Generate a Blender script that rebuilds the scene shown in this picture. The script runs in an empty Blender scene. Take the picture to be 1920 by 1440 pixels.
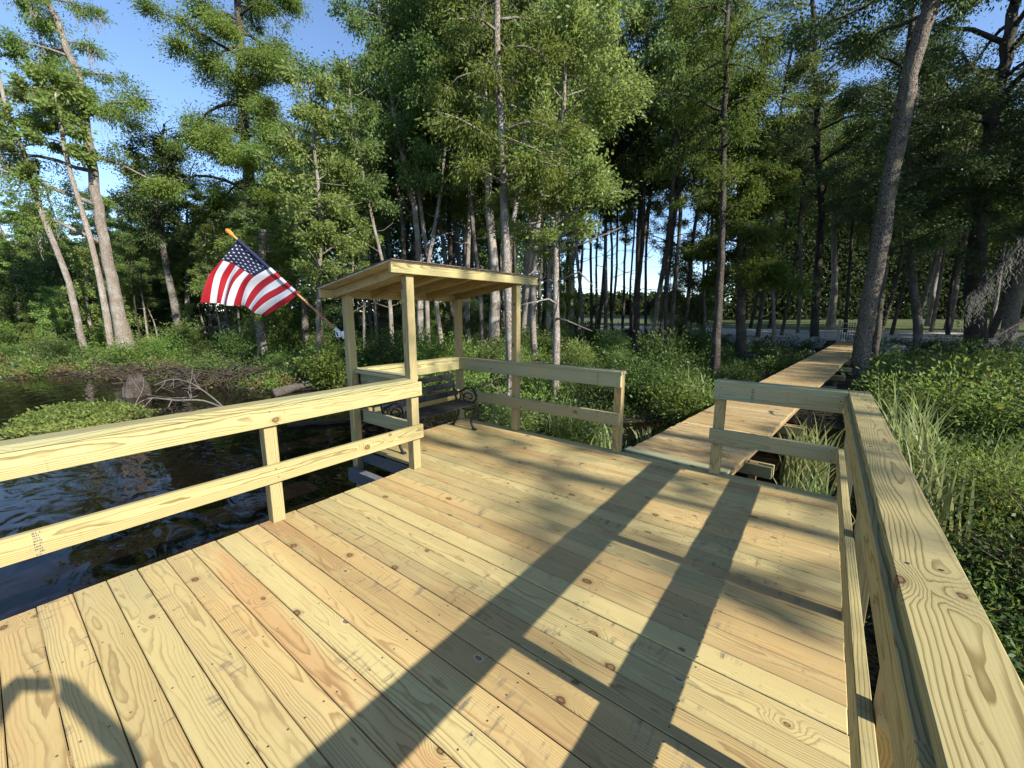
import bpy, math
import numpy as np
from mathutils import Matrix, Vector

rad = math.radians
SC = bpy.context.scene
COL = SC.collection
RNG = np.random.default_rng(11)

# ------------------------------------------------------------------ camera
EYE = np.array([0.0, 0.0, 1.6])
FPX = 766.0
PITCH = math.atan2(135, FPX)
HEAD = math.atan2(1553 - 960, math.hypot(FPX, 135))
HF = np.array([-math.sin(HEAD), math.cos(HEAD), 0.0])
RT = np.array([math.cos(HEAD), math.sin(HEAD), 0.0])
FW = HF * math.cos(PITCH) - np.array([0, 0, 1.0]) * math.sin(PITCH)
UP = np.cross(RT, FW)


def at(x, y, D):
    """world point seen at photo pixel (x, y) at planar distance D"""
    r = RT * (x - 960) / FPX - UP * (y - 720) / FPX + FW
    return EYE + r * (D / (r @ HF))


def ground_at(x, y, z):
    r = RT * (x - 960) / FPX - UP * (y - 720) / FPX + FW
    return EYE + r * ((z - EYE[2]) / r[2])


cam = bpy.data.cameras.new('camera')
cam.sensor_width = 36
cam.lens = 36 * FPX / 1920
cam.clip_start = 0.03
cam.clip_end = 3000
cam_o = bpy.data.objects.new('camera', cam)
COL.objects.link(cam_o)
m = Matrix((RT, UP, -FW)).transposed().to_4x4()
m.translation = Vector(EYE)
cam_o.matrix_world = m
SC.camera = cam_o

# ------------------------------------------------------------------ light
SUN_EL = rad(31.4)
SUN_AZ = rad(90)          # the sun stands over +X
w = bpy.data.worlds.new('World')
SC.world = w
w.use_nodes = True
nt = w.node_tree
bg = nt.nodes['Background']
sky = nt.nodes.new('ShaderNodeTexSky')
sky.sky_type = 'NISHITA'
sky.sun_disc = False
sky.sun_elevation = SUN_EL
sky.sun_rotation = SUN_AZ
sky.air_density = 0.8
sky.dust_density = 0.15
sky.ozone_density = 3.0
nt.links.new(sky.outputs[0], bg.inputs[0])
bg.inputs[1].default_value = 0.118
sun = bpy.data.lights.new('sun', 'SUN')
sun.energy = 4.6
sun.angle = rad(0.53)
sun.color = (1.0, 0.955, 0.87)
sun_o = bpy.data.objects.new('sun', sun)
COL.objects.link(sun_o)
sd = Vector((math.cos(SUN_EL), 0, math.sin(SUN_EL)))
sun_o.rotation_euler = sd.to_track_quat('Z', 'Y').to_euler()
sun_o.location = (30, 0, 30)
SC.view_settings.view_transform = 'Standard'
SC.view_settings.look = 'None'
SC.view_settings.gamma = 1.0
SC.view_settings.exposure = 1.24
SC.cycles.max_bounces = 8
SC.cycles.diffuse_bounces = 4
SC.cycles.transmission_bounces = 4
SC.cycles.glossy_bounces = 3
SC.cycles.caustics_reflective = False
SC.cycles.caustics_refractive = False


# ------------------------------------------------------------------ node helpers
class NT:
    def __init__(self, name):
        self.m = bpy.data.materials.new(name)
        self.m.use_nodes = True
        self.t = self.m.node_tree
        self.t.nodes.clear()
        self.out = self.t.nodes.new('ShaderNodeOutputMaterial')

    def n(self, typ, **kw):
        nd = self.t.nodes.new(typ)
        for k, v in kw.items():
            setattr(nd, k, v)
        return nd

    def l(self, a, b):
        self.t.links.new(a, b)

    def val(self, sock, v):
        if hasattr(v, 'is_linked') or isinstance(v, bpy.types.NodeSocket):
            self.l(v, sock)
        else:
            sock.default_value = v

    def math(self, op, a, b=None, c=None, clamp=False):
        nd = self.n('ShaderNodeMath', operation=op, use_clamp=clamp)
        self.val(nd.inputs[0], a)
        if b is not None:
            self.val(nd.inputs[1], b)
        if c is not None:
            self.val(nd.inputs[2], c)
        return nd.outputs[0]

    def vmath(self, op, a, b=None):
        nd = self.n('ShaderNodeVectorMath', operation=op)
        self.val(nd.inputs[0], a)
        if b is not None:
            self.val(nd.inputs[1], b)
        return nd.outputs['Value'] if op in ('LENGTH', 'DOT_PRODUCT', 'DISTANCE') else nd.outputs[0]

    def mix(self, f, a, b, mode='MIX'):
        nd = self.n('ShaderNodeMix', data_type='RGBA', blend_type=mode)
        self.val(nd.inputs[0], f)
        for i, v in ((6, a), (7, b)):
            if isinstance(v, tuple):
                v = (*v[:3], 1)
            self.val(nd.inputs[i], v)
        return nd.outputs[2]

    def ss(self, x, lo, hi):
        nd = self.n('ShaderNodeMapRange', interpolation_type='SMOOTHSTEP')
        self.val(nd.inputs[0], x)
        nd.inputs[1].default_value = lo
        nd.inputs[2].default_value = hi
        return nd.outputs[0]

    def noise(self, vec, scale, detail=3, rough=0.55, dist=0.0):
        nd = self.n('ShaderNodeTexNoise')
        if vec is not None:
            self.l(vec, nd.inputs['Vector'])
        nd.inputs['Scale'].default_value = scale
        nd.inputs['Detail'].default_value = detail
        nd.inputs['Roughness'].default_value = rough
        nd.inputs['Distortion'].default_value = dist
        return nd.outputs['Fac'], nd.outputs['Color']

    def obj(self):
        return self.n('ShaderNodeTexCoord').outputs['Object']

    def geo(self):
        return self.n('ShaderNodeNewGeometry').outputs['Position']

    def scalev(self, v, s):
        return self.vmath('MULTIPLY', v, s)

    def attr(self, name):
        return self.n('ShaderNodeAttribute', attribute_name=name)

    def bsdf(self, color, rough=0.7, bump=None, bump_s=0.2, bump_d=0.01, spec=0.3, metal=0.0):
        b = self.n('ShaderNodeBsdfPrincipled')
        self.val(b.inputs['Base Color'], (*color[:3], 1) if isinstance(color, tuple) else color)
        self.val(b.inputs['Roughness'], rough)
        b.inputs['Specular IOR Level'].default_value = spec
        b.inputs['Metallic'].default_value = metal
        if bump is not None:
            bn = self.n('ShaderNodeBump')
            bn.inputs['Strength'].default_value = bump_s
            bn.inputs['Distance'].default_value = bump_d
            self.l(bump, bn.inputs['Height'])
            self.l(bn.outputs[0], b.inputs['Normal'])
        self.b = b
        self.l(b.outputs[0], self.out.inputs[0])
        return b


def mat_wood(name, base_a, base_b, base_c, late, spacing=0.011, knots=True, late_amt=0.75, dirt=0.35, knot_min=0.80):
    """sawn pine: growth rings cut through a warped log, with knots"""
    t = NT(name)
    gc = t.attr('grain').outputs['Vector']
    rnd = t.attr('board').outputs['Fac']
    low = t.noise(t.scalev(gc, (0.9, 3.0, 3.0)), 1.0, 2, 0.5)[1]
    warp = t.scalev(t.vmath('SUBTRACT', low, (0.5, 0.5, 0.5)), (0, 0.085, 0.085))
    med = t.noise(t.scalev(gc, (5.0, 22.0, 22.0)), 1.0, 2, 0.5)[1]
    warp2 = t.scalev(t.vmath('SUBTRACT', med, (0.5, 0.5, 0.5)), (0, 0.012, 0.012))
    p = t.vmath('ADD', t.vmath('ADD', gc, warp), warp2)
    yz = t.scalev(p, (0, 1, 1))
    r = t.vmath('LENGTH', yz)
    # knots
    vo = t.n('ShaderNodeTexVoronoi', feature='F1', voronoi_dimensions='2D')
    kx = t.vmath('ADD', t.scalev(gc, (3.6, 5.2, 0.0)), t.scalev(t.noise(gc, 22, 2)[1], (0.09, 0.09, 0.0)))
    t.l(kx, vo.inputs['Vector'])
    vo.inputs['Scale'].default_value = 1.0
    d = vo.outputs['Distance']
    sel_s = t.n('ShaderNodeSeparateColor')
    t.l(vo.outputs['Color'], sel_s.inputs[0])
    sel = t.math('GREATER_THAN', sel_s.outputs[0], knot_min)
    ksz = t.math('MULTIPLY_ADD', sel_s.outputs[1], 0.055, 0.035)
    dn = t.math('DIVIDE', d, ksz)
    halo = t.math('MULTIPLY', t.math('SUBTRACT', 1.0, t.ss(d, 0.0, 0.42)), sel)
    r2 = t.math('ADD', r, t.math('MULTIPLY', halo, 0.038))
    rr = t.math('DIVIDE', r2, spacing)
    jit = t.noise(t.scalev(gc, (0.15, 20, 20)), 1.0, 2)[0]
    rr = t.math('ADD', rr, t.math('MULTIPLY', jit, 1.4))
    fr = t.math('FRACT', rr)
    ring = t.math('MULTIPLY', t.math('POWER', t.ss(fr, 0.38, 0.90), 1.6), t.math('SUBTRACT', 1.0, t.ss(fr, 0.93, 1.0)))
    amp = t.ss(t.noise(t.scalev(gc, (0.6, 9, 9)), 1.0, 2)[0], 0.30, 0.62)
    fine = t.noise(t.scalev(gc, (6, 320, 320)), 1.0, 2)[0]
    # colours
    wv = t.n('ShaderNodeTexWhiteNoise', noise_dimensions='1D')
    t.l(rnd, wv.inputs['W'])
    sp = t.n('ShaderNodeSeparateColor')
    t.l(wv.outputs['Color'], sp.inputs[0])
    tone = t.math('ADD', t.math('MULTIPLY', sp.outputs[0], 0.9), t.math('MULTIPLY', t.math('SUBTRACT', t.noise(t.scalev(gc, (0.8, 6, 6)), 1.0, 3)[0], 0.5), 1.3))
    c = t.mix(t.ss(tone, 0.15, 0.95), base_a, base_b)
    c = t.mix(t.math('MULTIPLY', t.ss(sp.outputs[1], 0.62, 1.0), t.ss(t.noise(t.scalev(gc, (0.7, 5, 5)), 1.3, 2)[0], .38, .6)), c, base_c)
    val = t.math('MULTIPLY_ADD', sp.outputs[2], 0.34, 0.80)
    c = t.mix(1.0, c, t.n('ShaderNodeCombineColor').outputs[0], 'MULTIPLY') if False else c
    lf = t.math('MULTIPLY', t.math('MULTIPLY', ring, late_amt), t.math('MULTIPLY_ADD', amp, 0.7, 0.3))
    c = t.mix(lf, c, late)
    c = t.mix(t.math('MULTIPLY', t.ss(fine, 0.50, 0.75), 0.20), c, late)
    hs = t.n('ShaderNodeHueSaturation')
    t.l(c, hs.inputs['Color'])
    t.l(val, hs.inputs['Value'])
    c = hs.outputs[0]
    # scuffs and mill dirt across the grain
    sc = t.noise(t.scalev(gc, (26, 5, 5)), 1.0, 4, 0.7)[0]
    scm = t.noise(t.scalev(gc, (1.7, 7, 7)), 1.0, 2)[0]
    dm = t.math('MULTIPLY', t.math('MULTIPLY', t.ss(sc, 0.52, 0.70), t.ss(scm, 0.52, 0.62)), dirt)
    c = t.mix(dm, c, (0.16, 0.13, 0.085))
    c = t.mix(t.math('MULTIPLY', t.ss(t.noise(t.scalev(gc, (1.1, 4, 4)), 1.0, 3)[0], 0.52, 0.72), 0.30 * min(1, dirt)), c, (0.27, 0.25, 0.13))
    pt = t.noise(t.scalev(gc, (60, 60, 60)), 1.0, 2)[0]
    c = t.mix(t.math('MULTIPLY', t.ss(pt, 0.70, 0.76), 0.6), c, (0.12, 0.08, 0.04))
    if knots:
        k1 = t.math('MULTIPLY', t.math('SUBTRACT', 1.0, t.ss(dn, 0.75, 1.05)), sel)
        rim = t.math('MULTIPLY', t.math('MULTIPLY', t.ss(dn, 0.55, 0.85), t.math('SUBTRACT', 1.0, t.ss(dn, 1.0, 1.35))), sel)
        glow = t.math('MULTIPLY', t.math('SUBTRACT', 1.0, t.ss(dn, 1.0, 2.6)), sel)
        kc = t.mix(t.noise(gc, 90, 2)[0], (0.30, 0.15, 0.06), (0.09, 0.04, 0.02))
        gcol = t.mix(t.math('GREATER_THAN', sel_s.outputs[2], 0.72), late, (0.62, 0.55, 0.42))
        c = t.mix(t.math('MULTIPLY', glow, 0.4), c, gcol)
        c = t.mix(t.math('MULTIPLY', k1, 0.85), c, kc)
        c = t.mix(t.math('MULTIPLY', rim, 0.8), c, (0.045, 0.025, 0.015))
    hgt = t.math('ADD', t.math('MULTIPLY', ring, 0.5), fine)
    t.bsdf(c, 0.62, hgt, 0.22, 0.0015, spec=0.25)
    return t.m


def mat_bark(name, ca, cb, lichen=None, scale=1.0, amt=0.5):
    t = NT(name)
    o = t.obj()
    v = t.scalev(o, (9 * scale, 9 * scale, 1.7 * scale))
    n1 = t.noise(v, 1.0, 5, 0.65)[0]
    vo = t.n('ShaderNodeTexVoronoi', feature='DISTANCE_TO_EDGE')
    t.l(t.vmath('ADD', t.scalev(o, (15 * scale, 15 * scale, 1.9 * scale)), t.scalev(t.noise(o, 4, 2)[1], (0.8, 0.8, 0.8))), vo.inputs['Vector'])
    cr = t.ss(vo.outputs['Distance'], 0.0, 0.26)
    h = t.math('MULTIPLY', cr, t.math('MULTIPLY_ADD', n1, 0.7, 0.5))
    c = t.mix(t.ss(h, 0.05, 0.75), cb, ca)
    if lichen:
        ln = t.noise(o, 1.3, 4, 0.6)[0]
        c = t.mix(t.math('MULTIPLY', t.ss(ln, 0.48, 0.62), amt), c, lichen)
    oi = t.n('ShaderNodeObjectInfo')
    hs = t.n('ShaderNodeHueSaturation')
    t.l(c, hs.inputs['Color'])
    t.l(t.math('MULTIPLY_ADD', oi.outputs['Random'], 0.4, 0.8), hs.inputs['Value'])
    t.bsdf(hs.outputs[0], 0.9, h, 0.9, 0.03, spec=0.15)
    return t.m


def mat_leaf(name, ca, cb, cc, trans=0.35, gloss=0.25, rough=0.45, k=1.0):
    t = NT(name)
    ca, cb, cc = [tuple(v * k for v in c_) for c_ in (ca, cb, cc)]
    rnd = t.attr('board').outputs['Fac']
    oi = t.n('ShaderNodeObjectInfo')
    wv = t.n('ShaderNodeTexWhiteNoise', noise_dimensions='1D')
    t.l(rnd, wv.inputs['W'])
    c = t.mix(wv.outputs['Value'], ca, cb)
    ln = t.noise(t.obj(), 0.6, 2)[0]
    c = t.mix(t.math('MULTIPLY', t.ss(ln, 0.45, 0.65), 0.6), c, cc)
    hs = t.n('ShaderNodeHueSaturation')
    t.l(c, hs.inputs['Color'])
    t.l(t.math('MULTIPLY_ADD', oi.outputs['Random'], 0.035, 0.482), hs.inputs['Hue'])
    t.l(t.math('MULTIPLY_ADD', oi.outputs['Random'], 0.35, 0.82), hs.inputs['Value'])
    c = hs.outputs[0]
    b = t.n('ShaderNodeBsdfPrincipled')
    t.l(c, b.inputs['Base Color'])
    b.inputs['Roughness'].default_value = rough
    b.inputs['Specular IOR Level'].default_value = gloss
    tr = t.n('ShaderNodeBsdfTranslucent')
    h2 = t.n('ShaderNodeHueSaturation')
    t.l(c, h2.inputs['Color'])
    h2.inputs['Hue'].default_value = 0.475
    h2.inputs['Value'].default_value = 1.5
    t.l(h2.outputs[0], tr.inputs[0])
    mx = t.n('ShaderNodeMixShader')
    mx.inputs[0].default_value = trans
    t.l(b.outputs[0], mx.inputs[1])
    t.l(tr.outputs[0], mx.inputs[2])
    t.l(mx.outputs[0], t.out.inputs[0])
    return t.m


def mat_plain(name, c, rough=0.6, var=0.12, scale=12.0, metal=0.0, spec=0.3, bump=0.1):
    t = NT(name)
    o = t.obj()
    n = t.noise(o, scale, 4, 0.6)[0]
    dk = tuple(x * (1 - var * 2) for x in c)
    lt = tuple(min(1, x * (1 + var)) for x in c)
    t.bsdf(t.mix(t.ss(n, 0.3, 0.7), dk, lt), rough, n, bump, 0.004, spec=spec, metal=metal)
    return t.m


M = {}
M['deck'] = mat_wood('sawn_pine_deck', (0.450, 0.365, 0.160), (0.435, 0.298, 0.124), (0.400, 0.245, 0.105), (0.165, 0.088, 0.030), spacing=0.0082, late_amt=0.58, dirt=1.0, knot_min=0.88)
M['rail'] = mat_wood('sawn_pine_rail', (0.365, 0.322, 0.150), (0.36, 0.295, 0.130), (0.31, 0.305, 0.16), (0.130, 0.085, 0.022), spacing=0.0085, late_amt=0.80, dirt=0.4, knot_min=0.86)
M['green'] = mat_wood('green_treated_pine', (0.33, 0.335, 0.195), (0.37, 0.325, 0.175), (0.24, 0.315, 0.215), (0.18, 0.155, 0.06), spacing=0.012, late_amt=0.72, dirt=0.3)
M['post'] = mat_wood('post_pine', (0.37, 0.312, 0.15), (0.38, 0.272, 0.115), (0.36, 0.225, 0.09), (0.16, 0.085, 0.026), spacing=0.0085, late_amt=0.72, dirt=0.3)
M['roofwood'] = mat_wood('rafter_pine', (0.50, 0.41, 0.215), (0.48, 0.37, 0.185), (0.42, 0.32, 0.155), (0.26, 0.16, 0.065), spacing=0.012)
M['walk'] = mat_wood('weathered_tan_pine', (0.45, 0.325, 0.150), (0.37, 0.25, 0.108), (0.47, 0.36, 0.185), (0.17, 0.085, 0.03), spacing=0.011, dirt=.8)
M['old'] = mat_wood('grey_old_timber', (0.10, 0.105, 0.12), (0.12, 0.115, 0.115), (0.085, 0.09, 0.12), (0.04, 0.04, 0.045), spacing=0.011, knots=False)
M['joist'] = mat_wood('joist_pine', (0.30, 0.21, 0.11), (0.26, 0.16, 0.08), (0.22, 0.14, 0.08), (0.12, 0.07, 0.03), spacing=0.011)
M['ply'] = mat_plain('plywood', (0.52, 0.46, 0.33), 0.75, 0.12, 7)
M['shingle'] = mat_plain('brown_shingle', (0.16, 0.10, 0.075), 0.95, 0.3, 40, bump=0.6)
M['screw'] = mat_plain('screw_head', (0.10, 0.085, 0.06), 0.5, 0.1, 30, metal=0.5)
M['ink'] = mat_plain('stamp_ink', (0.10, 0.10, 0.09), 0.8, 0.3, 60)
M['redpaint'] = mat_plain('red_end_paint', (0.55, 0.07, 0.03), 0.6, 0.2, 60)
M['iron'] = mat_plain('black_iron', (0.010, 0.010, 0.011), 0.45, 0.2, 30, spec=0.35)
M['slat'] = mat_plain('dark_bench_slat', (0.016, 0.015, 0.017), 0.5, 0.35, 24, spec=0.3)
M['bark_l'] = mat_bark('pale_bark', (0.46, 0.40, 0.33), (0.20, 0.15, 0.115), (0.52, 0.50, 0.45), 1.0, 0.6)  # pale grey tone partly stands for sunlight on the left-hand trunks
M['bark_m'] = mat_bark('grey_bark', (0.28, 0.24, 0.20), (0.09, 0.07, 0.055), (0.38, 0.37, 0.33), 1.0, 0.5)
M['bark_d'] = mat_bark('dark_bark', (0.14, 0.11, 0.09), (0.04, 0.032, 0.025), (0.22, 0.21, 0.17), 1.0, 0.4)  # backlit shade of the right-hand trunks is worked into this dark tone
M['bark_g'] = mat_bark('furrowed_grey_bark', (0.36, 0.295, 0.235), (0.040, 0.030, 0.022), (0.19, 0.18, 0.10), 0.9, 0.45)
M['deadwood'] = mat_bark('bleached_deadwood', (0.40, 0.35, 0.29), (0.24, 0.20, 0.16), None, 2.0)
M['twig'] = mat_bark('dead_twig', (0.19, 0.15, 0.12), (0.08, 0.06, 0.045), None, 2.0)
M['lf_cypd'] = mat_leaf('shade_toned_cypress_foliage', (0.075, 0.105, 0.020), (0.115, 0.140, 0.026), (0.050, 0.080, 0.018), 0.42, 0.08, .6)  # cypress green darkened in the colour for crowns standing in shade
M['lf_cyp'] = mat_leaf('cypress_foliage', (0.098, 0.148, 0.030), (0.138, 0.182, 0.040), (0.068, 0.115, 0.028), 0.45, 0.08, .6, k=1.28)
M['lf_broad'] = mat_leaf('broad_leaf', (0.062, 0.100, 0.026), (0.105, 0.142, 0.036), (0.050, 0.085, 0.028), 0.38, 0.22, 0.5, k=1.35)
M['lf_dark'] = mat_leaf('dark_leaf', (0.040, 0.070, 0.020), (0.068, 0.100, 0.030), (0.033, 0.060, 0.020), 0.38, 0.2, 0.5, k=1.3)
M['lf_pine'] = mat_leaf('far_shaded_pine_foliage', (0.030, 0.046, 0.016), (0.050, 0.066, 0.022), (0.022, 0.036, 0.013), 0.22, 0.05, 0.7)  # pine green with the far wood's backlit shade worked into the colour
M['lf_light'] = mat_leaf('light_leaf', (0.125, 0.185, 0.046), (0.180, 0.235, 0.070), (0.095, 0.155, 0.036), 0.46, 0.22, 0.45, k=1.3)
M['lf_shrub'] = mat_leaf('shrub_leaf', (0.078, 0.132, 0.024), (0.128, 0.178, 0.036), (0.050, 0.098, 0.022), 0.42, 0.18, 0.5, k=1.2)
M['lf_shrub2'] = mat_leaf('dark_shaded_shrub_leaf', (0.050, 0.080, 0.018), (0.080, 0.118, 0.026), (0.034, 0.068, 0.022), 0.38, 0.22, 0.48)  # dark green leaf, used also as painted shade in the undergrowth
M['lf_dry'] = mat_leaf('dry_brown_growth', (0.17, 0.12, 0.055), (0.12, 0.085, 0.045), (0.14, 0.13, 0.04), 0.30, 0.1, 0.7)
M['reed'] = mat_leaf('reed_blade', (0.135, 0.175, 0.055), (0.205, 0.235, 0.100), (0.12, 0.15, 0.04), 0.40, 0.2, 0.45, k=1.25)
M['moss'] = mat_leaf('grey_moss', (0.22, 0.21, 0.17), (0.30, 0.28, 0.23), (0.16, 0.15, 0.12), 0.3, 0.1, 0.8)
M['float'] = mat_leaf('water_weed', (0.135, 0.185, 0.036), (0.205, 0.240, 0.065), (0.09, 0.14, 0.03), 0.38, 0.2, 0.45)
M['autumn'] = mat_leaf('reddish_leaf', (0.22, 0.19, 0.03), (0.22, 0.13, 0.03), (0.18, 0.18, 0.03), 0.4, 0.15, 0.5)


# ------------------------------------------------------------------ mesh builder
class MB:
    def __init__(self):
        self.v, self.f, self.g, self.r, self.mi = [], [], [], [], []
        self.n = 0

    def add(self, V, F, g=None, r=0.0, mi=0):
        V = np.asarray(V, float)
        b = self.n
        self.v.append(V)
        self.g.append(np.asarray(g, float) if g is not None else V.copy())
        self.r.append(np.full(len(V), r))
        for f in F:
            self.f.append([i + b for i in f])
            self.mi.append(mi)
        self.n += len(V)

    def board(self, p0, p1, wv, wd, tk, ch=0.0025, mi=0, rng=None):
        """sawn timber from p0 to p1; wv = direction of the width wd; tk = thickness"""
        p0 = np.asarray(p0, float)
        p1 = np.asarray(p1, float)
        ax = p1 - p0
        L = np.linalg.norm(ax)
        ax /= L
        wv = np.asarray(wv, float)
        wv = wv - ax * (wv @ ax)
        wv /= np.linalg.norm(wv)
        tv = np.cross(ax, wv)
        V, F = chamfer(L / 2, wd / 2, tk / 2, ch)
        q = RNG if rng is None else rng
        off = np.array([q.uniform(0, 60), q.uniform(-0.055, 0.055), q.choice([-1, 1]) * q.uniform(0.015, 0.10)])
        G = V + off
        W = (p0 + p1) / 2 + V[:, :1] * ax + V[:, 1:2] * wv + V[:, 2:3] * tv
        self.add(W, F, G, float(q.uniform(0, 1000)), mi)

    def box(self, c, s, mi=0, ch=0.0):
        V, F = chamfer(s[0] / 2, s[1] / 2, s[2] / 2, ch)
        self.add(V + np.asarray(c, float), F, mi=mi)

    def tube(self, pts, rs, n=8, mi=0, cap=True, wob=0.0, rng=None):
        pts = np.asarray(pts, float)
        rs = np.asarray(rs, float)
        k = len(pts)
        tan = np.gradient(pts, axis=0)
        tan /= np.linalg.norm(tan, axis=1)[:, None] + 1e-9
        ref = np.array([1.0, 0, 0]) if abs(tan[0][2]) > 0.6 else np.array([0, 0, 1.0])
        u = np.cross(tan, ref)
        u /= np.linalg.norm(u, axis=1)[:, None] + 1e-9
        vv = np.cross(tan, u)
        a = np.arange(n) / n * 2 * math.pi
        rr = np.repeat(rs[:, None], n, 1)
        if wob and rng is not None:
            rr = rr * (1 + wob * rng.normal(size=(k, n)))
        V = pts[:, None, :] + rr[:, :, None] * (np.cos(a)[None, :, None] * u[:, None, :] + np.sin(a)[None, :, None] * vv[:, None, :])
        F = []
        for i in range(k - 1):
            for j in range(n):
                j2 = (j + 1) % n
                F.append([i * n + j, i * n + j2, (i + 1) * n + j2, (i + 1) * n + j])
        if cap:
            F.append(list(range(n))[::-1])
            F.append([(k - 1) * n + j for j in range(n)])
        self.add(V.reshape(-1, 3), F, mi=mi)

    def build(self, name, mat, parent=None, loc=None, smooth=False, fix=False):
        V = np.concatenate(self.v)
        if loc is not None:
            V = V - np.asarray(loc, float)
        me = bpy.data.meshes.new(name)
        me.from_pydata(V.tolist(), [], self.f)
        mats = mat if isinstance(mat, (list, tuple)) else [mat]
        for mm in mats:
            me.materials.append(M[mm] if isinstance(mm, str) else mm)
        if len(mats) > 1:
            me.polygons.foreach_set('material_index', self.mi)
        if smooth:
            me.polygons.foreach_set('use_smooth', [True] * len(me.polygons))
        at_ = me.attributes.new('grain', 'FLOAT_VECTOR', 'POINT')
        at_.data.foreach_set('vector', np.concatenate(self.g).ravel())
        a2 = me.attributes.new('board', 'FLOAT', 'POINT')
        a2.data.foreach_set('value', np.concatenate(self.r))
        me.update()
        o = bpy.data.objects.new(name, me)
        COL.objects.link(o)
        if parent is not None:
            o.parent = parent
        elif loc is not None:
            o.location = loc
        return o


_CH = {}


def chamfer(hx, hy, hz, c):
    c = min(c, hx * .45, hy * .45, hz * .45)
    V = []
    idx = {}
    sg = [(a, b, d) for a in (-1, 1) for b in (-1, 1) for d in (-1, 1)]
    if c <= 0:
        for s in sg:
            idx[s] = len(V)
            V.append((s[0] * hx, s[1] * hy, s[2] * hz))
        F = [[idx[(a, -1, -1)], idx[(a, 1, -1)], idx[(a, 1, 1)], idx[(a, -1, 1)]][::a] for a in (-1, 1)]
        F += [[idx[(-1, a, -1)], idx[(-1, a, 1)], idx[(1, a, 1)], idx[(1, a, -1)]][::a] for a in (-1, 1)]
        F += [[idx[(-1, -1, a)], idx[(1, -1, a)], idx[(1, 1, a)], idx[(-1, 1, a)]][::a] for a in (-1, 1)]
        return np.array(V, float), F
    for s in sg:
        for k in range(3):
            e = [hx - c, hy - c, hz - c]
            e[k] += c
            idx[s + (k,)] = len(V)
            V.append((s[0] * e[0], s[1] * e[1], s[2] * e[2]))
    V = np.array(V, float)
    F = []

    def addf(f):
        p = V[f]
        nrm = np.cross(p[1] - p[0], p[2] - p[0])
        if nrm @ p.mean(0) < 0:
            f = f[::-1]
        F.append(f)
    for k in range(3):
        o = [i for i in range(3) if i != k]
        for a in (-1, 1):
            q = []
            for b, d in ((-1, -1), (1, -1), (1, 1), (-1, 1)):
                s = [0, 0, 0]
                s[k] = a
                s[o[0]] = b
                s[o[1]] = d
                q.append(idx[tuple(s) + (k,)])
            addf(q)
    for k1, k2 in ((0, 1), (0, 2), (1, 2)):
        k3 = 3 - k1 - k2
        for a in (-1, 1):
            for b in (-1, 1):
                s0 = [0, 0, 0]
                s0[k1] = a
                s0[k2] = b
                s1 = list(s0)
                s0[k3] = -1
                s1[k3] = 1
                addf([idx[tuple(s0) + (k1,)], idx[tuple(s1) + (k1,)], idx[tuple(s1) + (k2,)], idx[tuple(s0) + (k2,)]])
    for s in sg:
        addf([idx[s + (0,)], idx[s + (1,)], idx[s + (2,)]])
    return V, F


def np_mesh(name, V, nq, mats, parent=None, rnd=None, mi=None, loc=None):
    """mesh of nq separate quads (4 vertices each) from an array"""
    me = bpy.data.meshes.new(name)
    n = len(V)
    me.vertices.add(n)
    me.vertices.foreach_set('co', np.ascontiguousarray(V, np.float32).ravel())
    me.loops.add(n)
    me.loops.foreach_set('vertex_index', np.arange(n, dtype=np.int32))
    me.polygons.add(nq)
    me.polygons.foreach_set('loop_start', np.arange(0, n, 4, dtype=np.int32))
    for mm in (mats if isinstance(mats, (list, tuple)) else [mats]):
        me.materials.append(M[mm])
    if mi is not None:
        me.polygons.foreach_set('material_index', np.asarray(mi, np.int32))
    a2 = me.attributes.new('board', 'FLOAT', 'POINT')
    a2.data.foreach_set('value', np.repeat(rnd if rnd is not None else RNG.uniform(0, 500, nq), 4).astype(np.float32))
    me.update(calc_edges=True)
    o = bpy.data.objects.new(name, me)
    COL.objects.link(o)
    if parent is not None:
        o.parent = parent
    elif loc is not None:
        o.location = loc
    return o


def unit(a):
    return a / (np.linalg.norm(a, axis=-1, keepdims=True) + 1e-9)


def quads(C, D, l, wd, rng, flat=0.0):
    """rhombic leaves at C pointing along D"""
    n = len(C)
    D = unit(D)
    N = rng.normal(size=(n, 3))
    N[:, 2] += flat
    S = unit(np.cross(D, N))
    l = np.broadcast_to(np.asarray(l, float), (n,))[:, None]
    wd = np.broadcast_to(np.asarray(wd, float), (n,))[:, None]
    nn = np.cross(D, S)
    V = np.empty((n, 4, 3))
    V[:, 0] = C
    V[:, 1] = C + D * l * .45 + S * wd * .5 + nn * wd * .12
    V[:, 2] = C + D * l
    V[:, 3] = C + D * l * .45 - S * wd * .5 + nn * wd * .12
    return V.reshape(-1, 3)


def empty(name, loc, rz=0.0):
    o = bpy.data.objects.new(name, None)
    COL.objects.link(o)
    o.location = loc
    o.rotation_euler = (0, 0, rz)
    o.empty_display_size = 0.2
    return o


def tag(o, label=None, cat=None, group=None, kind=None):
    if label:
        o['label'] = label
    if cat:
        o['category'] = cat
    if group:
        o['group'] = group
    if kind:
        o['kind'] = kind
    return o


def copy_tree(root, loc, rz=0.0, s=1.0):
    c = root.copy()
    COL.objects.link(c)
    c.location = loc
    c.rotation_euler = (0, 0, rz)
    c.scale = (s, s, s) if not isinstance(s, tuple) else s
    for ch in root.children:
        d = ch.copy()
        COL.objects.link(d)
        d.parent = c
        for g in ch.children:
            e = g.copy()
            COL.objects.link(e)
            e.parent = d
    return c


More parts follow.
